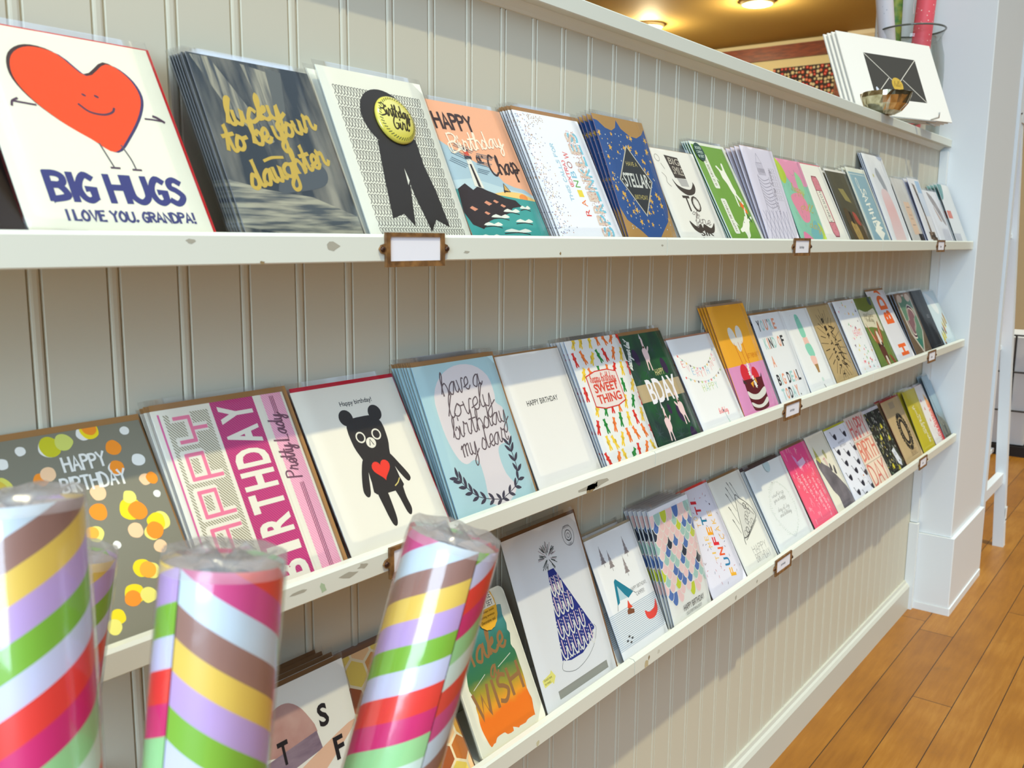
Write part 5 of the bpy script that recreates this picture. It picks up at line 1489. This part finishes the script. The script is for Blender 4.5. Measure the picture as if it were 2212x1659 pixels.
def art_black(a):
    a.rect(0, 0, 108, 140, (34, 38, 44)); a.up(); a.rect(40, 0, 18, 140, (44, 50, 56)); a.hand('XO', 66, 74, 8, (150, 156, 160), 1.2, 18, 0)
def art_ice(a):
    a.rect(0, 0, 108, 140, (206, 222, 226)); a.up(); a.poly([(20, 136), (60, 124), (80, 96), (64, 80), (40, 96)], (230, 236, 236), True)
    for i in range(22):
        x = 10+(i*37) % 92; y = 6+(i*23) % 56; c = [(48, 48, 46), (196, 168, 96), (150, 140, 100), (216, 204, 60), (226, 220, 200), (180, 120, 70)][i % 6]
        a.L = 3+i % 4; a.poly([(x, y), (x+10, y), (x+10, y+12), (x+5, y+22), (x, y+12)], c)
card('confetti', 2, .0560, .1637, -.0070, .8071, 0, (134, 130, 112), art_confetti, 'confetti', 'grey HAPPY BIRTHDAY card scattered with orange and yellow confetti dots', env=(KRAFT, 4.5, 1.5), film=False)
card('pretty', 2, .1682, .2757, -.0130, .8122, 2, (240, 234, 216), art_pretty, 'pink sideways lettering', 'pink and olive sideways HAPPY BIRTHDAY Pretty Lady card', env=(KRAFT, 4.5, 5.0), edge=(60, 60, 64))
card('bear', 2, .2841, .3924, -.0120, .8097, 0, (240, 234, 218), art_bear, 'black bear', 'cream card with black bear wearing a red heart, red envelope', env=((196, 24, 46), 3.6, 1.8))
card('lovely', 2, .4035, .5127, -.0240, .8175, 6, (186, 216, 218), art_lovely, 'pale blue script', 'pale blue card with script have a lovely birthday my dear', env=(KRAFT, 4.2, 3.2), edge=(112, 170, 206))
card('plain', 2, .5188, .6264, -.0200, .8146, 1, (240, 236, 228), art_plain, 'plain small-print', 'nearly blank white card with small HAPPY BIRTHDAY under shiny film', env=(KRAFT, 2.0, 1.2))
card('gummy', 2, .6385, .7459, -.0200, .8196, 4, (240, 238, 232), art_gummy, 'gummy bear', 'card covered with red, green, yellow and orange gummy bears', env=((190, 196, 214), 0, 0.2), edge=(160, 186, 224))
card('llama', 2, .7497, .8536, -.0160, .8155, 2, (50, 84, 56), art_llama, 'llama', 'dark green BDAY card with three pink llamas', env=(KRAFT, 4.2, 0.3), edge=(70, 96, 70))
card('garland', 2, .8625, .9824, -.0210, .8025, 1, (242, 240, 236), art_garland, 'garland', 'white card with pastel bunting garlands', env=((184, 130, 100), 2.6, 0.2), edge=(190, 202, 232))
card('cake', 2, .9848, 1.1025, -.0150, .8369, 3, (248, 180, 54), art_cake, 'chocolate cake', 'tall orange and pink card with chocolate cake and balloons', env=((176, 150, 124), 3.2, 0.2), edge=(206, 116, 34))
card('bigdeal', 2, 1.1146, 1.2313, -.0215, .8180, 2, (240, 240, 238), art_bigdeal, 'big deal', "white card lettered YOU'RE KIND OF A BIG DEAL TODAY", env=(KRAFT, 3.2, 0.2), edge=(176, 196, 232))
card('icecream', 2, 1.2360, 1.3523, -.0185, .8166, 2, (240, 240, 236), art_icecream, 'mint ice cream', 'white card with mint and peach ice cream cone shape', env=(KRAFT, 3.0, 0.2), edge=(176, 196, 232))
card('kraft', 2, 1.3570, 1.4661, -.0172, .8161, 1, (190, 164, 116), art_kraft, 'kraft birthday', 'kraft brown card with black happy BIRTHDAY and burst lines', env=((160, 130, 90), 3.0, 0.2))
card('triangles', 2, 1.4869, 1.6020, -.0165, .8192, 2, (240, 240, 238), art_triangles, 'coloured scrap', 'white card sprinkled with small coloured triangles', env=(KRAFT, 1.6, 0.2), edge=(176, 196, 232))
card('goat', 2, 1.6080, 1.7128, -.0155, .8186, 1, (112, 132, 62), art_goat, 'brown goat', 'olive card with brown long-eared goat', env=((150, 150, 120), 0.5, 0.2))
card('hbd', 2, 1.7178, 1.8370, -.0045, .8272, 1, (224, 222, 224), art_hbd, 'orange lettered', 'tall white card with big sideways orange letters H B D', env=(KRAFT, 4.5, 0.2))
card('snake', 2, 1.8500, 1.9780, -.0200, .8175, 3, (112, 92, 70), art_snake, 'winding snake', 'brown and green pennant card with winding purple snake', edge=(170, 196, 230))
card('black', 2, 1.9850, 2.0900, -.0165, .8176, 1, (34, 38, 44), art_black, 'black', 'plain black card on the middle shelf, second from the pillar')
card('ice', 2, 2.0975, 2.2115, -.0150, .8110, 1, (206, 222, 226), art_ice, 'snowy houses', 'white snowy card with black and gold houses beside the pillar')

# ---- row 3
def art_letters(a):
    a.rect(0, 0, 108, 140, (238, 236, 224)); a.up()
    hat = noise_paint('pink_wash_hat', (178, 128, 118), (206, 170, 160), 30, .5, .2, (1, 1, 1), .3, .7)
    band = noise_paint('mauve_wash', (128, 108, 124), (160, 140, 150), 40, .5, .2, (1, 1, 4), .3, .7)
    a.poly([(22, 96), (26, 116), (38, 126), (52, 126), (64, 114), (68, 94)], hat, True); a.poly([(16, 92), (70, 98), (72, 84), (14, 76)], band); a.poly([(-2, 62), (30, 72), (100, 92), (98, 84), (40, 54), (0, 50)], (232, 190, 160), True)
    hair = noise_paint('auburn_wash', (120, 72, 44), (176, 124, 84), 24, .5, .2, (4, 1, 1), .3, .7)
    a.poly([(10, 52), (40, 62), (66, 66), (74, 40), (70, 8), (40, 0), (8, 0)], hair, True); a.up(2)
    k = (44, 40, 42)
    for ch, x, y, s in (('T', 34, 86, 17), ('S', 74, 98, 17), ('F', 34, 54, 17), ('F', 82, 70, 17), ('U', 58, 24, 17), ('E', 90, 40, 17), ('H', 30, 22, 17), ('R', 92, 12, 17)): a.sans(ch, x, y, s, k, 9.5, 0, 0, .03)
def art_bee(a):
    a.rect(0, 0, 108, 140, (240, 222, 180)); a.up()
    cs = [(226, 170, 74), (200, 120, 54), (170, 92, 48), (238, 190, 100), (236, 206, 96), (214, 150, 80), (240, 196, 140)]
    r = 12.4
    for i in range(-1, 7):
        for j in range(-1, 8):
            x = i*r*1.83 + (r*.915 if j % 2 else 0); y = j*r*1.58+6
            a.poly([(x+r*.94*math.sin(math.pi/3*q), y+r*.94*math.cos(math.pi/3*q)) for q in range(6)], a.rnd.choice(cs))
    a.up(); k = (48, 42, 44)
    a.poly([(40, 118), (52, 134), (66, 128), (70, 108), (58, 86), (44, 98)], k, True); a.poly([(66, 104), (92, 124), (104, 108), (84, 88)], (226, 214, 186), True); a.poly([(52, 86), (64, 88), (84, 60), (72, 40), (58, 56)], k, True); a.up()
    for i in range(4): a.line([(46+i*3, 112-i*3), (56+i*2, 118-i*4), (62, 108-i*4)], .8, (220, 190, 110), True)
    for i in range(3): a.line([(58+i*5, 76-i*10), (72+i*3, 74-i*9)], 3, (214, 160, 70))
    a.line([(44, 84), (36, 72), (30, 70)], 1.6, (70, 46, 34), True)
WASH = ramp_z('make_a_wish_wash', [(0.0, (246, 128, 32)), (0.20, (246, 126, 30)), (0.27, (240, 164, 44)), (0.40, (170, 156, 52)), (0.52, (62, 124, 78)), (0.70, (52, 122, 100)), (0.88, (78, 150, 148)), (1.0, (120, 160, 150))], 0.010, 0.125, 0.010, 45)
def art_wish(a):
    a.rect(0, 0, 108, 140, (238, 232, 206)) if False else None
    pts = []
    for i in range(60):
        t = i/60
        if t < .25: x, y = 16 + (t*4)*78, 12
        elif t < .5: x, y = 94, 12+(t-.25)*4*108
        elif t < .75: x, y = 94-(t-.5)*4*78, 122
        else: x, y = 14, 122-(t-.75)*4*110
        pts.append((x+a.rnd.uniform(-3, 2.4), y+a.rnd.uniform(-2.6, 2.6)))
    a.poly(pts, WASH, True, 2); a.up()
    c = paint((196, 146, 96), .3, .5, .45)
    a.hand('M', 12, 80, 17, c, 3.2, 18, 6); a.scr('ake', 36, 82, 13, c, 3.2, 48, 4, .1); a.scr('a', 48, 64, 9, c, 2.4, 12, 4); a.line([(18, 62), (40, 70)], .7, (220, 220, 200)); a.line([(62, 70), (86, 76)], .7, (220, 220, 200))
    a.hand('WISH', 14, 34, 24, c, 4.0, 76, 6, .1)
def wish_sticker(o, W, H):
    m = MB(); n = 36; r = 0.0215
    m.add([(r*.8*math.cos(2*math.pi*i/n)*(1 + (.025 if i % 2 else 0)), 0, r*1.02*math.sin(2*math.pi*i/n)*(1 + (.025 if i % 2 else 0))) for i in range(n)], [tuple(range(n))], paint((240, 180, 52), .4, .4))
    A = Art(); A.clip = False
    A.poly([(-15.5, 6), (-12, 14), (12, 14), (15.5, 6), (16, -2), (-16, -2)], (240, 232, 208)); A.up()
    A.sans('DELUXE', -12, 6.4, 5.4, (64, 60, 56), 25); A.sans('CARD SET', -13.5, -.6, 5.2, (64, 60, 56), 27)
    for i, t in enumerate(('Card, shape inside', 'Matching envelope', 'Decorative seal')): A.sans(t, -12.5+i*1.2, -6.2-i*4.4, 2.9, (120, 80, 20), 25-i*2.4)
    A.poly([(-2, 16), (3, 13), (10, 17), (12, 22), (6, 19), (0, 20)], (50, 46, 50))
    A.emit(m, 0.001, 0.001, -0.0001)
    m.build('sticker', o, (W*0.14, -0.0011, H*0.905))
def art_hat(a):
    bl = (48, 58, 136); w = (232, 230, 222)
    a.poly([(49, 104), (58, 104), (92, 44), (84, 36), (66, 30), (48, 30), (36, 33)], bl, False); a.up()
    for r, (y, x0, x1) in enumerate(((90, 47, 64), (74, 44, 72), (56, 41, 82), (40, 38, 90))):
        n = 3 + r; d = (x1-x0)/n
        p = []
        for i in range(n):
            x = x0+i*d; p += [(x, y+2), (x+d*.2, y-5), (x+d*.5, y-7.5), (x+d*.8, y-5)]
        p.append((x1-1, y+2)); a.line(p, 1.5, w, True)
        for i in range(n):
            x = x0+(i+.5)*d
            a.line([(x, y-3), (x-.6, y+8)], 1.5, (226, 196, 206))
            for q in range(4): a.ell(x-d*.42, y-2+q*3, .7, .7, w, n=7); a.ell(x+d*.3, y-1+q*3, .6, .6, w, n=7)
    for i in range(16): x = 38+i*3.3; a.ell(x, 32.5+max(0, (x-62))*.33, .9, .9, w, n=7)
    for i in range(46):
        t = a.rnd.uniform(0, 6.28); r0, r1 = a.rnd.uniform(2, 8), a.rnd.uniform(9, 14)
        a.line([(54+r0*math.cos(t), 114+r0*math.sin(t)), (54+r1*math.cos(t), 114+r1*math.sin(t)*.95)], .7, a.rnd.choice([(70, 74, 70), (120, 124, 116), (190, 170, 170)]))
    a.line([(36, 32), (34, 26), (50, 21), (70, 24), (86, 32), (94, 42), (92, 46)], .4, (120, 120, 116), True)
    a.rect(20, 7.5, 76, 6.4, (156, 156, 146))
    a.poly([(4, 28), (16, 30), (18, 32), (22, 26), (17, 21), (16, 23), (5, 22)], (240, 232, 130)); a.up(); a.sans('Scratch here', 6, 26.4, 2, (90, 84, 40), 11); a.sans('to reveal...', 6, 23.6, 2, (90, 84, 40), 9)
    a.ring(91, 124, 8.6, .5, (120, 116, 116)); a.ring(91, 124, 4.6, .7, (90, 88, 88)); a.sans('SCRATCH', 86, 130.6, 2, (110, 106, 106), 10); a.sans('CARD', 88, 115.8, 2, (110, 106, 106), 6); a.ring(91, 124, 2, .5, (90, 88, 88)); a.line([(88, 121), (91, 119.6), (94, 121)], .5, (90, 88, 88))
WAVES = stripes('water_lines', (232, 234, 234), (150, 170, 184), R(90), 0.0021, .72)
def pine(a, x, y, s):
    for i in range(4): a.poly([(x-(2+i*1.5)*s, y-i*5.2*s), (x+(2+i*1.5)*s, y-i*5.2*s), (x, y+(7-i*4.2)*s)], (150, 140, 138) if i % 2 else (170, 160, 158)); 
    a.line([(x, y-16*s), (x, y-20*s)], .8*s, (130, 120, 118)); a.line([(x, y+8*s), (x, y-16*s)], .5, (110, 104, 104))
def art_camper(a):
    a.rect(0, 14, 108, 40, WAVES)
    for x, y in ((25, 122), (39, 114), (78, 121), (66, 101)): pine(a, x, y, .85)
    t = (44, 132, 154)
    a.poly([(32, 86), (36, 88), (64, 66), (50, 62), (36, 76), (30, 62), (24, 60)], t, False); a.poly([(35, 80), (31, 64), (48, 63)], (190, 214, 220)); a.line([(64, 66), (68, 63)], .7, (80, 80, 80)); a.line([(24, 60), (21, 55)], .7, (80, 80, 80))
    a.sans('HAPPY BIRTHDAY,', 60, 66, 4.8, (120, 116, 116), 38, 0); a.sans('CAMPER!', 68, 59, 4.6, (120, 116, 116), 20)
    a.poly([(42, 52), (44, 56), (47, 60), (49, 55), (52, 51)], (232, 84, 58), True); a.poly([(38, 46), (52, 44), (54, 48), (44, 52), (39, 50)], (134, 84, 58)); a.up()
    a.poly([(74, 40), (82, 36), (96, 38), (104, 46), (102, 34), (92, 28), (80, 28), (74, 32)], (232, 80, 70), True)
    for x, y in ((20, 21), (26, 18), (31, 21.5), (26, 24.5)): a.poly([(x-3, y), (x, y+1.4), (x+3, y), (x, y-1.4)], (80, 80, 80))
def art_scallop(a):
    cs = [(246, 208, 202), (246, 208, 202), (176, 210, 196), (96, 126, 184), (206, 214, 70), (246, 214, 206), (60, 66, 80), (176, 210, 196), (96, 126, 184), (246, 208, 202)]
    a.rect(0, 0, 108, 140, (240, 238, 228)); a.up()
    rows = 13
    for r in range(rows-1, -1, -1):
        y = 132-r*8.0
        for q in range(8):
            x = 2+q*16.4+(8.2 if r % 2 else 0)
            if r > 10 and (q+r) % 3 == 0: continue
            c = cs[(q*7+r*3+(q*r) % 4) % 10]
            for k, cc in ((1.0, (240, 236, 224)), (.9, c)):
                a.L = 2+(rows-r)*2+(0 if k == 1 else 1)
                a.poly([(x+8.6*k*math.cos(t), y+ (13.5*math.sin(t)*k)) for t in [math.pi+math.pi*i/10 for i in range(11)]] + [(x+8.6*k, y+3), (x-8.6*k, y+3)], cc)
    a.L += 2
    a.rect(0, 134, 108, 6, (228, 230, 236)); a.up()
    a.sans('HAPPY BIRTHDAY', 32, 13, 7, (84, 80, 80), 58, 0); a.sans('OLD EVERYTHING BODY', 36, 7.5, 3.6, (130, 126, 124), 44)
def art_funfetti(a):
    a.rect(0, 0, 108, 140, (230, 226, 234)); a.up()
    for ch, c, i in zip('FUNFETTI', [(244, 184, 60), (52, 130, 170), (238, 100, 50), (226, 50, 60), (246, 170, 40), (44, 126, 160), (214, 50, 60), (214, 50, 60)], range(8)): a.sans(ch, 84-i*4.0, 14+i*15.0, 15, c, 11 if ch != 'I' else 4, 80, 0, .03)
    for ch, i in zip('TIME TO', range(7)):
        if ch != ' ': a.sans(ch, 56-i*2.2, 42+i*9.5, 10, (240, 196, 90), 6 if ch != 'I' else 2, 80)
    for ch, i in zip('CAKE', range(4)): a.sans(ch, 92-i*2.6, 62+i*11.5, 11, (240, 190, 80), 7.5, 80)
    a.ell(90, 112, 1.4, 1.4, (90, 60, 70))
    for i in range(46):
        x, y, t = a.rnd.uniform(4, 104), a.rnd.uniform(8, 136), a.rnd.uniform(0, 3); a.line([(x, y), (x+3*math.cos(t), y+3*math.sin(t))], .8, a.rnd.choice([(120, 90, 100), (96, 110, 140), (200, 120, 120)]))
def art_pizza(a):
    k = (74, 72, 70)
    a.poly([(36, 48), (62, 104), (96, 76), (92, 66), (46, 46)], (222, 220, 210)); a.up()
    a.line([(36, 50), (60, 106), (72, 102), (88, 90), (97, 76), (95, 68), (70, 58), (48, 50), (36, 50), (33, 42)], 1.3, k, True)
    a.line([(60, 106), (66, 96), (80, 86), (94, 72)], .8, k, True); a.line([(40, 46), (64, 54), (92, 64)], .8, k, True)
    for i in range(16):
        x, y = a.rnd.uniform(46, 84), a.rnd.uniform(54, 92)
        if y < 50+(x-40)*.1 or y > 60+(x-40)*1.5 or y > 104-(x-62)*.75: continue
        a.ring(x, y, 3.6, .7, k, 4.2)
    for x, y, d in ((40, 70, 28), (48, 88, 28), (54, 100, 24), (62, 108, 22), (72, 104, 24), (34, 58, 22)): a.line([(x, y), (x-d*.28, y+d*.9)], .8, k); a.line([(x-d*.34, y+d), (x-d*.24, y+d*.8)], 1.6, k)
    a.hand('HAPPY', 44, 25, 10, (150, 146, 140), .7, 46, -2); a.hand('BIRTHDAY', 44, 12, 11, (150, 146, 140), .7, 48, -2)
def art_wreath(a):
    c = (206, 212, 206)
    for i in range(70):
        t = 2*math.pi*i/70; x, y = 56+30*math.cos(t), 62+44*math.sin(t)
        a.line([(x, y), (x+5*math.cos(t*3.1), y+5*math.sin(t*2.3))], .6, c); a.ell(x+a.rnd.uniform(-3, 3), y+a.rnd.uniform(-3, 3), 1.0, .7, (214, 222, 210), n=7)
    for i, (t, y) in enumerate((('wishing', 84), ('you a happy', 76), ('day of joy', 60), ('and birthday', 51))): a.scr(t, 38, y, 3.2, (176, 176, 172), .6, 34)
    a.ell(54, 106, .9, .9, (110, 80, 70), n=8)
def wreath_tab(o, W, H):
    m = MB(); n = 24
    TB = paint((184, 206, 208), .5, .3)
    m.add([(0.011*math.cos(2*math.pi*i/n), -0.0002, min(0.011*math.sin(2*math.pi*i/n), 0.0045)) for i in range(n)], [tuple(range(n))], TB)
    m.build('sticker', o, (0.004, -0.0010, H-0.0046))
def art_pink(a):
    pk = ramp_z('coral_pink', [(0.0, (252, 112, 140)), (0.6, (252, 100, 124)), (0.8, (240, 76, 134)), (1.0, (236, 80, 150))], 0.0, 0.14, 0.004, 20)
    a.rect(0, 0, 108, 140, pk); a.up()
    w = (250, 176, 190)
    for i in range(44):
        x, y = a.rnd.uniform(6, 102), a.rnd.uniform(6, 134); s = a.rnd.uniform(3, 6)
        k = i % 3
        if k == 0:
            for q in range(5): a.line([(x, y), (x+s*math.cos(q*1.26), y+s*math.sin(q*1.26))], .9, w)
        elif k == 1: a.poly([(x, y), (x+1.4, y+s*2), (x-1.4, y+s*2.2)], w); a.line([(x-3, y+s), (x, y)], .7, w)
        else: a.line([(x, y), (x+2, y+s), (x-1, y+s*1.8), (x+1, y+s*2.6)], .8, w, True)
    a.up()
    for i, t in enumerate(('happy', 'birthday', 'to the best', 'and bright', 'one')): a.hand(t.upper(), 20+i*17, 96-i*6, 6, (252, 206, 212), 1.0, 16+len(t)*4.5, -78)
    a.poly([(42, 112), (74, 116), (76, 106), (44, 100)], (230, 190, 214)); a.poly([(34, 128), (44, 120), (48, 104), (40, 108)], (224, 150, 200))
def art_rhino(a):
    a.rect(0, 0, 108, 140, (236, 230, 210)); a.up()
    g = noise_paint('rhino_wash', (96, 90, 94), (142, 134, 138), 26, .5, .2, (1, 1, 1), .3, .7)
    a.poly([(10, 100), (22, 98), (40, 86), (58, 78), (64, 68), (74, 62), (92, 44), (104, 30), (108, 0), (44, 0), (40, 26), (26, 40), (14, 66), (6, 86)], g, True, 3); a.poly([(74, 66), (82, 78), (86, 74), (82, 62)], (92, 86, 88), True); a.poly([(60, 74), (66, 84), (70, 80), (68, 70)], (92, 86, 88), True); a.up()
    y = (198, 190, 110)
    a.poly([(12, 100), (20, 122), (32, 94), (24, 90)], y)
    for i in range(4): a.line([(14+i*1.6, 102+i*3.6), (28-i*1.4, 98+i*4.2)], .8, (150, 140, 70))
    a.poly([(56, 106), (66, 110), (70, 98), (64, 92), (60, 98)], (186, 180, 130), True); a.poly([(44, 96), (56, 98), (60, 84), (52, 80)], (226, 200, 190))
    for i in range(3): a.line([(45+i*2, 94-i*4), (56+i, 95-i*4)], .9, (216, 140, 130))
def swan(a, x, y, s, c):
    a.shape([(-2, 4), (0, -3), (6, -6), (11, -3), (12, 4), (9, 7), (6, 5), (3, 6), (0, 4)], x, y, s, c); a.line([(x-1*s, y-1*s), (x-4*s, y+4*s), (x-6*s, y+8*s), (x-7*s, y+12*s), (x-9*s, y+12.5*s)], 1.7*s, c, True)
def art_swan(a):
    k = (50, 48, 60)
    a.rect(0, 0, 108, 140, (236, 236, 242)); a.up()
    for x, y in ((30, 122), (80, 120), (18, 94), (58, 84), (98, 88), (30, 70), (86, 62), (20, 44), (58, 50), (96, 38), (62, 24), (26, 14), (100, 10), (58, 2)): swan(a, x, y, .95, k)
    a.sans('HAPPIEST', 38, 108, 4.6, (140, 138, 146), 36); a.sans('BIRTHDAY', 40, 101, 4.6, (140, 138, 146), 32)
    a.ring(84, 26, 8, .7, (206, 196, 190), 6); a.line([(78, 30), (74, 38), (76, 42)], .9, (206, 196, 190), True); a.ell(84, 36, 2.4, 2, (214, 140, 80))
def art_hbirth(a):
    a.rect(0, 0, 108, 140, (240, 220, 196)); a.up(); a.rect(0, 92, 108, 48, (226, 212, 200)); a.rect(0, 91, 108, 1.4, (196, 178, 156)); a.rect(0, 47, 108, 1.4, (196, 178, 156)); a.up()
    for t, y, h, c in (('HAPPY', 97, 36, (216, 112, 108)), ('BIRTH', 54, 34, (226, 132, 112)), ('DAY', 6, 38, (220, 126, 110))): a.hand(t, 8, y, h, c, 4.6, 88, 0)
def art_floral(a):
    a.rect(0, 0, 108, 140, (48, 48, 42)); a.up()
    cs = [(150, 150, 130), (214, 204, 196), (110, 120, 100), (206, 190, 70), (190, 180, 170), (96, 104, 96), (130, 150, 120)]
    for i in range(190):
        x, y = a.rnd.uniform(2, 106), a.rnd.uniform(4, 134); c = cs[i % 7]; k = i % 3
        a.L = 2+i % 5
        if k == 0: a.ell(x, y, a.rnd.uniform(1.4, 3.6), a.rnd.uniform(1.4, 3), c, a.rnd.uniform(0, 180), 9)
        elif k == 1: a.poly([(x, y), (x+1.6, y+4), (x, y+8), (x-1.6, y+4)], c)
        else: a.line([(x, y), (x+3, y+4), (x+1, y+8)], .8, c, True)
    for x, y in ((70, 98), (38, 78), (30, 18), (60, 8), (84, 70)):
        a.L = 8; a.poly([(x, y), (x+6, y+7), (x+10, y-1), (x+5, y-5)], (212, 198, 60), True); a.line([(x-6, y-1), (x+2, y+1)], 1, (212, 198, 60)); a.line([(x-6, y-4), (x+2, y-3)], 1, (212, 198, 60))
    a.L = 9; a.poly([(64, 46), (84, 50), (94, 22), (86, 10), (70, 18)], (220, 222, 226)); a.up(); a.poly([(80, 24), (84, 18), (88, 24), (85, 22)], (60, 62, 80)); a.rect(70, 34, 13, 7, (196, 198, 206)); a.rect(0, 134, 108, 6, (206, 206, 212))
def art_kwreath(a):
    a.rect(0, 0, 108, 140, (198, 172, 128)); a.up(); k = (46, 42, 38)
    for i in range(34):
        t = 2*math.pi*i/34; x, y = 62+18*math.cos(t), 66+30*math.sin(t); a.poly([(x, y), (x+7*math.cos(t+.7), y+8*math.sin(t+.7)), (x+11*math.cos(t+.2), y+13*math.sin(t+.2)), (x+6*math.cos(t-.4), y+7*math.sin(t-.4))], k if i % 4 else (120, 108, 76), True, 2)
    a.line([(62+15*math.cos(q*.3), 66+25*math.sin(q*.3)) for q in range(22)], 7, k, True); a.rect(36, 120, 30, 14, (176, 156, 126))
    a.sans('BIRTHDAY', 48, 16, 7, (120, 96, 66), 32); a.rect(46, 14, 36, .8, (120, 96, 66)); a.rect(46, 24.5, 36, .8, (120, 96, 66))
def art_yellow(a):
    a.rect(0, 0, 108, 140, (206, 190, 50)); a.up()
    for i, t in enumerate(('you are', 'my favorite')): a.scr(t, 44+i*18, 104-i*22, 9, (232, 226, 196), 1.6, 66, -78)
def art_redwhite(a):
    a.rect(0, 0, 108, 140, (232, 226, 222)); a.up(); rd = ramp_z('red_orange_fan', [(0, (206, 34, 48)), (.5, (222, 50, 50)), (.75, (240, 120, 50)), (1, (244, 190, 60))], 0, .12, .003, 20)
    a.poly([(80, 120), (108, 96), (108, 0), (74, 6), (70, 50)], rd); a.up()
    for i in range(13): a.line([(72, 10+i*7), (106, 24+i*7)], .9, (244, 214, 200))
    a.sans('BIRTHDAY', 90, 4, 18, (246, 226, 216), 84, 90)
    for x, y in ((40, 56), (56, 40), (34, 84), (60, 18), (28, 104)): a.poly([(x, y), (x+6, y+8), (x+9, y-1)], (214, 60, 70))
    a.ring(58, 30, 8, .9, (200, 170, 170), 6)
def art_curtain(a):
    s = ramp_z('blue_photo', [(0, (120, 124, 112)), (.3, (128, 140, 140)), (.45, (150, 176, 190)), (1, (176, 202, 216))], 0, .16, .01, 30)
    a.rect(0, 0, 108, 140, s); a.up(); g = noise_paint('rock_print', (74, 78, 66), (140, 138, 120), 40, .5, .2, (1, 1, 1), .3, .7)
    a.poly([(10, 60), (30, 52), (60, 46), (90, 34), (106, 18), (108, 0), (24, 0)], g, True); a.line([(8, 130), (26, 80), (40, 40)], 3, (60, 76, 80), True); a.ell(62, 22, 10, 14, (54, 56, 52)); a.line([(40, 40), (52, 30), (66, 36), (70, 50)], 1.2, (196, 190, 170), True)
def art_navy(a): a.rect(0, 0, 108, 140, (30, 28, 48))
card('navy', 3, -.002, .1130, -.0150, .5760, 0, (30, 28, 48), art_navy, 'navy', 'dark navy card low between the striped wrap rolls', env=((150, 146, 128), 5.0, 0.4))
card('letters', 3, .2010, .3110, -.0330, .5935, 3, (238, 236, 224), art_letters, 'hatted woman', 'white card with scattered black letters over a woman in pink hat', env=((122, 88, 54), 3.5, 0.4), edge=(90, 66, 44))
card('bee', 3, .3180, .4238, -.0100, .5775, 1, (240, 222, 180), art_bee, 'honeycomb', 'honeycomb card with black bee, partly behind a striped roll', env=((128, 90, 60), 4.0, 2.4))
card('wish', 3, .4358, .5344, -.0203, .5845, 0, (240, 236, 212), art_wish, 'watercolour', 'rounded boxed card set, teal to orange watercolour, gold make a wish lettering', round_corner=0.008, extra=wish_sticker)
card('hat', 3, .5384, .6687, -.0160, .6255, 0, (236, 236, 234), art_hat, 'party hat', 'large white card with dark blue patterned party hat', env=((128, 92, 58), 3.6, 3.6))
card('camper', 3, .6845, .7878, -.0200, .5876, 1, (240, 240, 238), art_camper, 'campsite', 'white camper card with teal tent, grey pines and red canoe', env=((178, 160, 130), 3.0, 0.2), edge=(150, 176, 214))
card('scallop', 3, .8035, .9060, -.0345, .5976, 5, (240, 238, 228), art_scallop, 'scalloped', 'card of blue, pink, mint and lime scallops', env=((196, 186, 180), 2.4, 0.2), edge=(150, 176, 214))
card('funfetti', 3, .9115, 1.0175, -.0110, .5870, 0, (230, 226, 234), art_funfetti, 'funfetti', 'lilac white card with sideways TIME FUNFETTI CAKE lettering, red envelope', env=((226, 70, 60), 3.4, 0.6))
card('pizza', 3, 1.0215, 1.1301, -.0095, .5830, 0, (238, 236, 224), art_pizza, 'pizza slice', 'off-white card with ink drawing of pizza slice and candles', env=((150, 116, 76), 3.6, 0.3))
card('wreath', 3, 1.1421, 1.2850, -.0150, .5770, 2, (236, 238, 234), art_wreath, 'faint wreath', 'wide white card with very faint wreath and tiny script', env=((86, 66, 62), 3.5, 0.1), extra=wreath_tab, edge=(170, 196, 226))
card('pink', 3, 1.2926, 1.4030, -.0105, .5806, 0, (252, 104, 130), art_pink, 'hot pink', 'hot pink card scribbled with pale flowers and words', env=((140, 100, 74), 4.0, 0.1))
card('rhino', 3, 1.4060, 1.4975, -.0095, .5834, 0, (236, 230, 210), art_rhino, 'rhinoceros', 'cream card with grey rhinoceros wearing party hat', env=((214, 212, 206), 1.0, 0.1))
card('swan', 3, 1.4997, 1.6147, -.0125, .5810, 0, (236, 236, 242), art_swan, 'swan', 'white card patterned with black swans, lime envelope edge', env=((196, 192, 50), 3.6, 0.1))
card('hbirth', 3, 1.6180, 1.7290, -.0090, .5855, 0, (240, 220, 196), art_hbirth, 'coral letters', 'cream card lettered HAPPY BIRTH DAY in tall coral capitals')
card('floral', 3, 1.7310, 1.8370, -.0085, .5828, 0, (48, 48, 42), art_floral, 'dark meadow', 'dark meadow-pattern card with yellow bees and white tag', env=((196, 196, 206), 0.6, 0.1))
card('kwreath', 3, 1.8440, 1.9760, -.0140, .5860, 1, (198, 172, 128), art_kwreath, 'black wreath kraft', 'kraft card with black leafy wreath, red envelope', env=((170, 40, 36), 3.5, 0.1), edge=(150, 60, 50))
card('yellow', 3, 1.9841, 2.0860, -.0205, .5912, 2, (206, 190, 50), art_yellow, 'yellow', 'mustard yellow card with faint pale script', edge=(110, 112, 116))
card('redwhite', 3, 2.0936, 2.1750, -.0140, .5880, 1, (232, 226, 222), art_redwhite, 'red fan', 'white card with red and orange BIRTHDAY fan', env=((196, 40, 50), 0.4, 0.1))
card('curtain', 3, 2.1800, 2.2440, -.0120, .6040, 1, (170, 196, 210), art_curtain, 'misty blue', 'misty blue photo card with grey rocks against the pillar', edge=(60, 80, 90))

bpy.context.view_layer.update()
